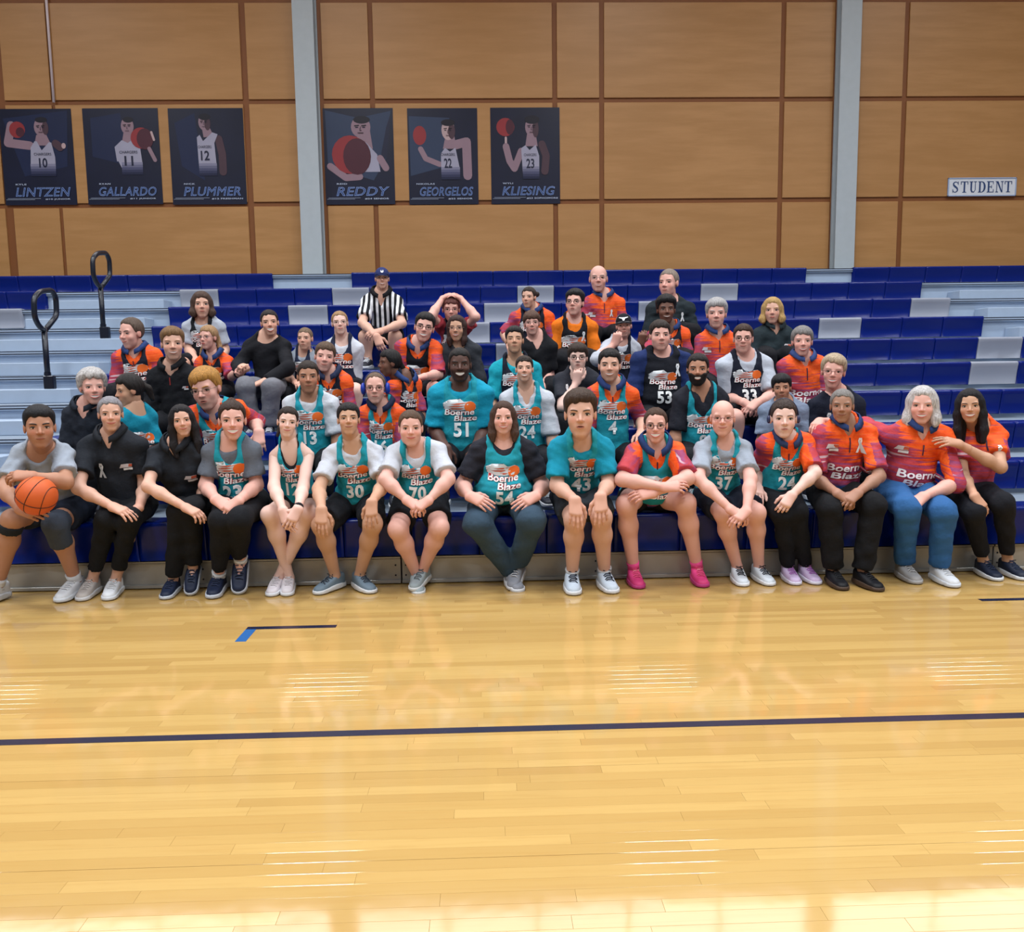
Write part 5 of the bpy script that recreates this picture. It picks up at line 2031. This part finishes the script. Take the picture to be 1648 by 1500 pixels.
person(2, (332, 593, 656), ((309, 660), (386, 650)), 'strawberry-blond boy with glasses leaning left in teal jersey', skin='pink', yaw=-24, pitch=-10, roll=-8, lean=.16, girth=1.15,
    hair=('short', '#b5823f', dict(top=.08, side=.04, line=.23, slant=.25)), face=dict(mouth=3, gap=.4, eyes=.35, fat=1.1), glasses='#7a6a5c',
    tops=[teamtee(sleeve=1.35), jersey('', TEAL, scoop=.14)], arms=(None, ((411, 679), (417, 706, -.1), dict(d=(.1, -.4, -.9), c=.4))))
person(2, (496, 581, 631), ((466, 644), (534, 643)), 'man with cropped dark hair in teal jersey 13 over white T-shirt', skin='tan', lean=.10,
    hair=('short', '#2a201b', dict(top=.035, side=.012, line=.27, rough=.004)), face=dict(mouth=0, eyes=.55, brow=.016),
    tops=[('shirt', '#c5cad4', dict(sleeve=.8)), jersey('13', scoop=.14)])
person(2, (604, 599, 648), ((586, 659), (642, 659)), 'person with dark glasses and blue ear defenders in teal jersey', skin='pink', yaw=-4, S=.94, lean=.10,
    hair=('tied', '#6b5646', dict(top=.015, side=.02, line=.37)), face=dict(mouth=0, eyes=.5, brow=.009), glasses='#33161f',
    tops=[teamtee(collar='#1c2440', neck='polo', zip=.1), jersey('16', scoop=.17)], extra=[headphones('#1636a0', '#1b2c6c', 1.05)])
person(2, (740, 560, 613), ((700, 627), (783, 626)), 'tall man with short black hair in teal T-shirt and jersey 51', skin='dark', lean=.08, S=1.08,
    hair=('short', '#120f10', dict(top=.03, side=.012, line=.28, rough=.003)), face=dict(mouth=2, eyes=.4, beard=.55, nose=1.25, jw=1.06, brow=.015),
    tops=[('shirt', '#1194b4', dict(sleeve=.85, loose=.006)), jersey('51', scoop=.11)], bottom=('shorts', '#12141b', dict(len=.9)),
    arms=(((700, 694), (718, 732, -.15), DN), ((779, 694), (764, 732, -.15), DN)))
person(2, (844, 573, 614), ((813, 637), (881, 636)), 'smiling teenager in teal jersey over white shirt, chin raised', skin='fair', pitch=6, lean=.10, S=.98,
    hair=('short', '#2b211d', dict(top=.05, side=.02, line=.28)), face=dict(mouth=2, eyes=.45, gap=.7, neck=1.05, brow=.015),
    tops=[('shirt', '#c0c5d0', dict(sleeve=.95, neck='v')), jersey('24', scoop=.16)])
person(2, (981, 562, 613), ((950, 629), (1017, 628)), 'smiling dark-haired man in teal jersey over orange shirt with blue collar', skin='fair', lean=.10,
    hair=('short', '#1a1618', dict(top=.06, side=.025, line=.27)), face=dict(mouth=2, eyes=.35, beard=.08, gap=.6, jw=1.08, brow=.016),
    tops=[teamtee(sleeve=1.05, collar='#26386c'), jersey('4', scoop=.15)], arms=(None, ((1033, 676), (1032, 700, -.12), {})))
person(2, (1123, 569, 619), ((1093, 635), (1162, 633)), 'bearded man in teal jersey over black T-shirt', skin='tan', lean=.10,
    hair=('short', '#191416', dict(top=.04, side=.03, line=.29)), face=dict(mouth=2, eyes=.5, beard=1, beardcol='#1b1413', gap=.8, brow=.018),
    tops=[('shirt', '#1f212b', dict(sleeve=.85, neck='v')), jersey('8', scoop=.26, nw=1.2, lv=-.22)])
person(2, (1258, 603, 645), ((1230, 655), (1292, 655)), 'black-haired boy in grey-blue T-shirt peeking from behind', skin='tan', S=.85, roll=-4, lean=.04,
    hair=('short', '#121218', dict(top=.09, side=.05, line=.22)), face=dict(mouth=1, eyes=.4, brow=.014), tops=[('shirt', '#8492ab', dict(sleeve=.75))])
person(2, (1341, 571, 624), ((1312, 645), (1381, 643)), 'woman with short blond hair and glasses in navy shirt with orange sides', skin='pink', roll=4,
    hair=('short', '#b5a188', dict(top=.08, side=.05, line=.27, slant=-.25)), face=dict(mouth=2, eyes=.35, gap=.7, brow=.006), glasses='#7b5a5a',
    tops=[('shirt', '#151a2b', dict(sleeve=.9, neck='crew', ribbon=(-.09, -.14, .10)))])

# ---- third row
person(3, (278, 528, 578), ((247, 600), (312, 597)), 'sandy-haired man in black quarter-zip polo shirt', skin='fair', lean=.06, S=1.05,
    hair=('short', '#7a5b3c', dict(top=.08, side=.025, line=.27, slant=.1)), face=dict(mouth=2, eyes=.4, gap=.5, brow=.011),
    tops=[('polo', '#12141a', dict(sleeve=.95, neck='polo', collar='#12141a', badge=(.10, -.13, .05), zip=.06, zipcol='#8c2b2b'))])
person(3, (523, 551, 597), ((504, 611), (558, 608)), 'smiling older teenager with brown hair in black jersey over orange shirt', skin='pink', roll=8, lean=.10, S=.95,
    hair=('short', '#5b4636', dict(top=.05, side=.03, line=.25)), face=dict(mouth=1, eyes=.2, brow=.010),
    tops=[teamtee(sleeve=1.1, collar='#2a3350'), jersey('', BLACKJ, scoop=.14)])
person(3, (626, 563, 605), ((632, 615, -.06), (668, 613, .06)), 'dark-skinned girl with black hair looking left in black jersey over orange shirt', skin='deep', yaw=-70, S=.9, lean=.08,
    hair=('tied', '#120f12', dict(top=.05, side=.05, line=.25, tail=[[(0, -.38, .05, .14), (0, -.5, -.15, .12), (0, -.45, -.5, .07)]])), face=dict(mouth=0, eyes=.5),
    tops=[teamtee(sleeve=.9), jersey('', BLACKJ, scoop=.15)], extra=[hairclip(.0, .2, .42)])
person(3, (828, 526, 568), ((797, 589), (862, 588)), 'boy with closed eyes in black jersey over teal T-shirt', skin='olive', pitch=8, S=.98, lean=.06,
    hair=('short', '#161417', dict(top=.07, side=.02, line=.28)), face=dict(mouth=0, eyes=0., brow=.015),
    tops=[('shirt', '#17a0b4', dict(sleeve=.85)), jersey('', BLACKJ, scoop=.13)])
person(3, (930, 553, 597), ((900, 607), (956, 603)), 'boy with black glasses resting chin on hand in dark grey T-shirt', skin='pale', S=.94, lean=.12,
    hair=('short', '#33251e', dict(top=.08, side=.05, line=.20)), face=dict(mouth=3, gap=.45, eyes=.5, fat=1.12), glasses='#17161b',
    tops=[('shirt', '#2b2d36', dict(sleeve=.75, ribbon=(-.10, -.06, .075)))],
    arms=(((905, 655), (929, 606, -.05), dict(d=(.1, -.2, 1), n=(.2, .9, .1), c=.9)), None))
person(3, (1062, 516, 563), ((1024, 573), (1104, 572)), 'broad young man in black jersey 53 over navy shirt', skin='pink', yaw=10, lean=.06, girth=1.25, S=1.03,
    hair=('short', '#2c221e', dict(top=.06, side=.025, line=.26)), face=dict(mouth=0, eyes=.5, fat=1.12, jw=1.08),
    tops=[('shirt', '#1c2d5e', dict(sleeve=1.0)), jersey('53', '#12151f', scoop=.05, lv=-.18, ribbon=(.11, -.10, .10))])
person(3, (1196, 522, 567), ((1162, 582), (1234, 579)), 'man with glasses in black jersey over white T-shirt, hands joined', skin='pink', lean=.08, girth=1.25, S=1.02,
    hair=('short', '#3b281f', dict(top=.05, side=.02, line=.28)), face=dict(mouth=1, eyes=.35, fat=1.1), glasses='#1c1a20',
    tops=[('shirt', '#b9c0ce', dict(sleeve=.8)), jersey('33', BLACKJ, scoop=.15)],
    arms=(((1172, 640), (1205, 652, -.16), clasp(1)), ((1243, 637), (1211, 653, -.18), clasp(-1))), bottom=('shorts', '#12141b'))
person(3, (1291, 526, 572), ((1261, 582), (1321, 578)), 'grey-haired woman in orange team shirt with open blue collar', skin='pink', yaw=6, S=.98,
    hair=('short', '#83807f', dict(top=.07, side=.05, line=.24, slant=-.12)), face=dict(mouth=2, eyes=.45, gap=.6, brow=.009),
    tops=[teamtee(sleeve=1.3, collar='#3a4f86', chest=-.25)])

# ---- fourth row
person(4, (211, 512, 559), ((190, 570), (250, 564)), 'man with receding brown hair looking left in black jersey over orange shirt', skin='pink', yaw=-48, pitch=-6, lean=.05,
    hair=('short', '#5a4a40', dict(top=.03, side=.03, line=.34)), face=dict(mouth=1, eyes=.3), tops=[teamtee(sleeve=1.0), jersey('', BLACKJ, scoop=.14)])
person(4, (335, 524, 561), ((322, 579), (366, 577)), 'small girl with glasses and long blond hair in black jersey over orange shirt', skin='pink', yaw=-38, S=.82, lean=.08,
    hair=('tied', '#a98560', dict(top=.04, side=.04, line=.26, tail=[[(.18, -.35, .0, .12), (.3, -.35, -.4, .1), (.3, -.2, -.7, .06)], [(-.26, -.1, -.1, .1), (-.34, .0, -.5, .07), (-.36, .1, -.72, .05)]])), face=dict(mouth=3, gap=.3, eyes=.4), glasses='#6d6470',
    tops=[teamtee(sleeve=.95), jersey('', BLACKJ, scoop=.12)], arms=(None, ((373, 606), (386, 595, -.2), dict(c=1.2))))
person(4, (434, 499, 539), ((401, 551), (459, 551)), 'laughing woman with tied-back hair in black jacket and grey trousers', skin='fair', roll=-4, lean=.06, S=1.03,
    hair=('tied', '#241a18', dict(top=.03, side=.02, line=.30)), face=dict(mouth=2, eyes=.4, gap=1.3), bottom=('pants', '#73747c', dict(loose=.014)),
    tops=[('jacket', '#13141b', dict(sleeve=1.9, neck='crew'))],
    arms=(((384, 588), (388, 594, -.22), dict(d=(.3, -.4, .6), c=1.2)), ((463, 593), (414, 618, -.25), dict(d=(-.9, -.3, -.3), c=.4))),
    legs=(((395, 622), (408, 690)), ((437, 624), (434, 688))))
person(4, (491, 527, 562), ((471, 573), (507, 573)), 'small boy with shaved head in black vest over grey T-shirt', skin='fair', yaw=-18, S=.8, lean=.06,
    hair=('short', '#7a6450', dict(top=.012, side=.01, line=.27, rough=.002)), face=dict(mouth=0, eyes=.5, nose=.85),
    tops=[('shirt', GREYT, dict(sleeve=1.0)), jersey('', '#1f2740', scoop=.11)], arms=(((463, 606), (478, 617, -.1), {}), None))
person(4, (547, 501, 538), ((527, 555), (577, 557)), 'fair woman with round glasses in dark vest over white T-shirt', skin='pale', roll=-3, lean=.04, S=.98, pitch=4,
    hair=('tied', '#a3805a', dict(top=.03, side=.025, line=.31)), face=dict(mouth=1, eyes=.4, neck=1.0), glasses='#9a8a86',
    tops=[('shirt', WHITET, dict(sleeve=.9)), jersey('', '#1f2740', scoop=.16)], bottom=('shorts', '#15171e', dict(len=.7)), arms=(None, ((570, 611), (560, 630, -.1), {})))
person(4, (683, 504, 549), ((645, 552), (702, 554)), 'grinning man with black glasses tilting his head in black jersey over orange shirt', skin='pink', roll=10, lean=.14,
    hair=('short', '#1b1819', dict(top=.07, side=.025, line=.27)), face=dict(mouth=2, eyes=.3, gap=.8), glasses='#1c1b22',
    tops=[teamtee(sleeve=.95), jersey('', '#12151f', scoop=.13, lv=-.2)], arms=(None, ((705, 603), (674, 608, -.3), dict(d=(-1, -.2, -.2), c=.4))), bottom=('shorts', '#15171e'))
person(4, (735, 508, 548), ((713, 560), (766, 558)), 'young woman with clear glasses and swept-back dark hair in charcoal jacket', skin='olive', yaw=-8, S=.96, lean=.10,
    hair=('long', '#3a2420', dict(end=-.75, top=.05, side=.02, line=.30, spread=.75, fw=1.15)), face=dict(mouth=2, eyes=.35, gap=.5), glasses='#8f7f80',
    tops=[('jacket', '#33363d', dict(sleeve=1.8, neck='v'))])
person(4, (856, 501, 538), ((840, 552), (888, 552)), 'woman with brown bangs and glasses in black T-shirt', skin='pink', roll=-3, S=1.0, lean=.05, girth=1.1,
    hair=('short', '#5a4034', dict(top=.07, side=.06, line=.16)), face=dict(mouth=1, eyes=.25, fat=1.08), glasses='#8a7a7c',
    tops=[('shirt', '#14151b', dict(sleeve=.8, neck='v'))], arms=(None, ((884, 604), (872, 625, -.1), {})))
person(4, (1004, 506, 542), ((977, 553), (1022, 555)), 'man in black and white cap with fist raised, dark vest over white shirt', skin='pink', roll=-3, S=.98, lean=.10,
    hair=('short', '#33261f', dict(top=.02, side=.03, line=.25)), face=dict(mouth=1, eyes=.4, beard=.3), tops=[('shirt', '#b6bac6', dict(sleeve=1.3)), jersey('', BLACKJ, scoop=.14)],
    arms=(((962, 578), (992, 545, -.12), dict(d=(.3, -.2, 1), n=(0, 1, 0), c=1.35)), None), extra=[cap('#c9ccd4', '#15171f', '#e3e5ea', front='#15171f', longhorn=True)])
person(4, (1153, 482, 527), ((1128, 543), (1178, 542)), 'person with thick white hair in orange team shirt', skin='pink', S=1.0, lean=.03,
    hair=('short', '#a9a7a9', dict(top=.10, side=.06, line=.25)), face=dict(mouth=0, eyes=.3), tops=[teamtee(badge=(-.11, -.12, .08))])

# ---- fifth row
person(5, (325, 470, 510), ((302, 521), (354, 521)), 'woman with chin-length brown hair in black vest over light grey T-shirt', skin='fair', S=1.0, lean=.06,
    hair=('bob', '#4a352b', dict(end=-.5, top=.05, side=.04, line=.26)), face=dict(mouth=0, eyes=.55), tops=[('shirt', '#aab0bd', dict(sleeve=.75)), jersey('', '#15171f', scoop=.14)],
    arms=(((304, 563), (318, 583, -.12), {}), ((362, 563), (352, 583, -.12), {})), bottom=('shorts', '#15171e'))
person(5, (726, 477, 517), ((708, 519), (751, 521)), 'girl in red shirt holding both hands on top of her head', skin='pink', S=.92, lean=.08, pitch=-6,
    hair=('short', '#6b3f3a', dict(top=.05, side=.05, line=.22)), face=dict(mouth=2, gap=.4, eyes=.4), glasses='#6d4048',
    tops=[('shirt', '#a13742', dict(sleeve=.5)), jersey('', BLACKJ, scoop=.13)],
    arms=(((694, 508), (719, 477, .02), dict(d=(.8, -.2, .35), n=(.2, .3, -1), c=.35)), ((766, 510), (734, 477, .02), dict(d=(-.8, -.2, .35), n=(-.2, .3, -1), c=.35))))
person(5, (851, 462, 495), ((828, 506), (884, 506)), 'woman with hair in a bun looking left in black jersey over orange shirt', skin='fair', yaw=-22, S=1.0, lean=.04,
    hair=('tied', '#2f241f', dict(top=.03, side=.025, line=.29, tail=[[(.2, -.36, .16, .13), (.24, -.44, .18, .13)]])), face=dict(mouth=0, eyes=.5), tops=[teamtee(sleeve=1.0), jersey('', BLACKJ, scoop=.12)],
    arms=(((812, 538), (822, 560, -.1), {}), None))
person(5, (925, 467, 508), ((894, 520), (953, 520)), 'man with thick black glasses in black jersey over bright orange T-shirt', skin='pink', yaw=-14, pitch=7, S=1.05, lean=.06,
    hair=('short', '#17161a', dict(top=.10, side=.03, line=.27)), face=dict(mouth=3, gap=.35, eyes=.4), glasses='#16151a',
    tops=[('shirt', '#e8781a', dict(sleeve=.85)), jersey('', '#12151f', scoop=.15, lv=-.19, ribbon=(.08, -.12, .09))])
person(5, (1072, 477, 519), ((1050, 533), (1103, 533)), 'young man with dark skin and thick black hair in black jersey over orange shirt', skin='deep', yaw=6, S=.98, lean=.05,
    hair=('short', '#0f0f13', dict(top=.12, side=.05, line=.26)), face=dict(mouth=2, gap=.4, eyes=.5), tops=[teamtee(sleeve=.95), jersey('', BLACKJ, scoop=.13)],
    arms=(((1038, 575), (1033, 545, -.2), dict(d=(.2, -.3, 1), n=(0, 1, 0), c=.9)), None))
person(5, (1243, 479, 520), ((1219, 533), (1270, 533)), 'woman with blond bob in dark green-grey polo shirt', skin='fair', S=1.0, lean=.03,
    hair=('bob', '#b9975f', dict(end=-.52, top=.05, side=.04, line=.30, spread=1.0)), face=dict(mouth=0, eyes=.5), tops=[('polo', '#27343a', dict(sleeve=.7, neck='polo', collar='#27343a', badge=(.11, -.15, .08)))])

# ---- sixth row
person(6, (615, 432, 464), ((589, 480), (640, 480)), 'referee in black and white striped shirt and dark blue cap', skin='fair', S=1.05, lean=.12,
    hair=('short', '#33251e', dict(top=.02, side=.03, line=.25)), face=dict(mouth=2, gap=.5, eyes=.4), tops=[('shirt', 'ref', dict(sleeve=.75, neck='v', collar='#15161c'))], bottom=('shorts', '#0f1016', dict(len=.86)),
    arms=(((583, 520), (609, 549, -.42), dict(d=(.35, -.3, -.9), n=(.2, .9, -.3), c=.5)), ((647, 521), (604, 535, -.38), dict(d=(-1, -.2, -.2), n=(0, .7, -.7), c=.5))),
    extra=[cap('#2c3566', '#262e55', '#d3d7e2'), band(0, '#1a1a20', .8, .034, .02)], bare=True)
person(6, (963, 427, 469), ((943, 483), (998, 483)), 'bald man with rimless glasses in orange team shirt, highest in the middle', skin='pink', S=1.05, lean=.03,
    hair=('ring', '#9a8a80', dict(side=.012)), face=dict(mouth=2, gap=.4, eyes=.4), glasses='#9a8f90', tops=[teamtee(badge=(-.12, -.15, .08), ribbon=(.07, -.14, .07), chest=-.35)])
person(6, (1076, 433, 477), ((1047, 492), (1111, 491)), 'tall man with thin grey hair looking left in dark polo shirt with ribbon', skin='pink', yaw=-24, S=1.1, lean=.03,
    hair=('short', '#8a7d72', dict(top=.02, side=.02, line=.30, rough=.003)), face=dict(mouth=0, eyes=.3), tops=[('polo', '#232d33', dict(sleeve=.9, neck='polo', ribbon=(.09, -.12, .09), badge=(.10, -.24, .07)))])

# ---- the basketball held by the first man
bc = at(59, 798, 5.18)
BR = 31 / pxm(5.18)
N_ = NT('basketball_leather')
N_.bump(N_.n('ShaderNodeTexVoronoi').outputs[0], .2, .003)
vn = [n for n in N_.t.nodes if n.type == 'TEX_VORONOI'][0]
vn.inputs['Scale'].default_value = 260
M_BALL = N_.set(N_.mix(N_.noise(N_.obj(), 9), srgb('#c2501f'), srgb('#d4632a')), .55, .4)
br = empty('basketball', tuple(bc - np.array([0, 0, BR])))
tag(br, 'orange basketball held on the lap of the man at far left', 'basketball')
bm = bmesh.new()
bmesh.ops.create_icosphere(bm, subdivisions=5, radius=BR)
for v in bm.verts:
    n = v.co.normalized()
    g = min(abs(n.x), abs(n.z), abs(math.sqrt(max(0, (abs(n.x) - .95) ** 2 + n.z ** 2)) - .62))
    v.co *= 1 - .012 * max(0, 1 - g / .025)
me = bpy.data.meshes.new('ball')
bm.to_mesh(me)
bm.free()
me.polygons.foreach_set('use_smooth', [True] * len(me.polygons))
link('ball', me, M_BALL, br, Matrix.Translation(Vector(bc)) @ Matrix.Rotation(.5, 4, 'Y') @ Matrix.Rotation(.35, 4, 'X'))
sm = MB()
for kind in range(4):
    pts = []
    for t in np.linspace(0, 2 * math.pi, 48, endpoint=False):
        if kind == 0:
            p = np.array([0, math.cos(t), math.sin(t)])
        elif kind == 1:
            p = np.array([math.cos(t), math.sin(t), 0])
        else:
            s = 1 if kind == 2 else -1
            p = norm(np.array([s * (.62 + .12 * math.cos(2 * t)), .75 * math.cos(t), .75 * math.sin(t)]))
        pts.append(p * BR * .998)
    sm.tube(pts, .0028, 5, True)
sm.build('seams', plain('ball_seam', '#3a1c12', .6), br, False, Matrix.Translation(Vector(bc)) @ Matrix.Rotation(.5, 4, 'Y') @ Matrix.Rotation(.35, 4, 'X'))
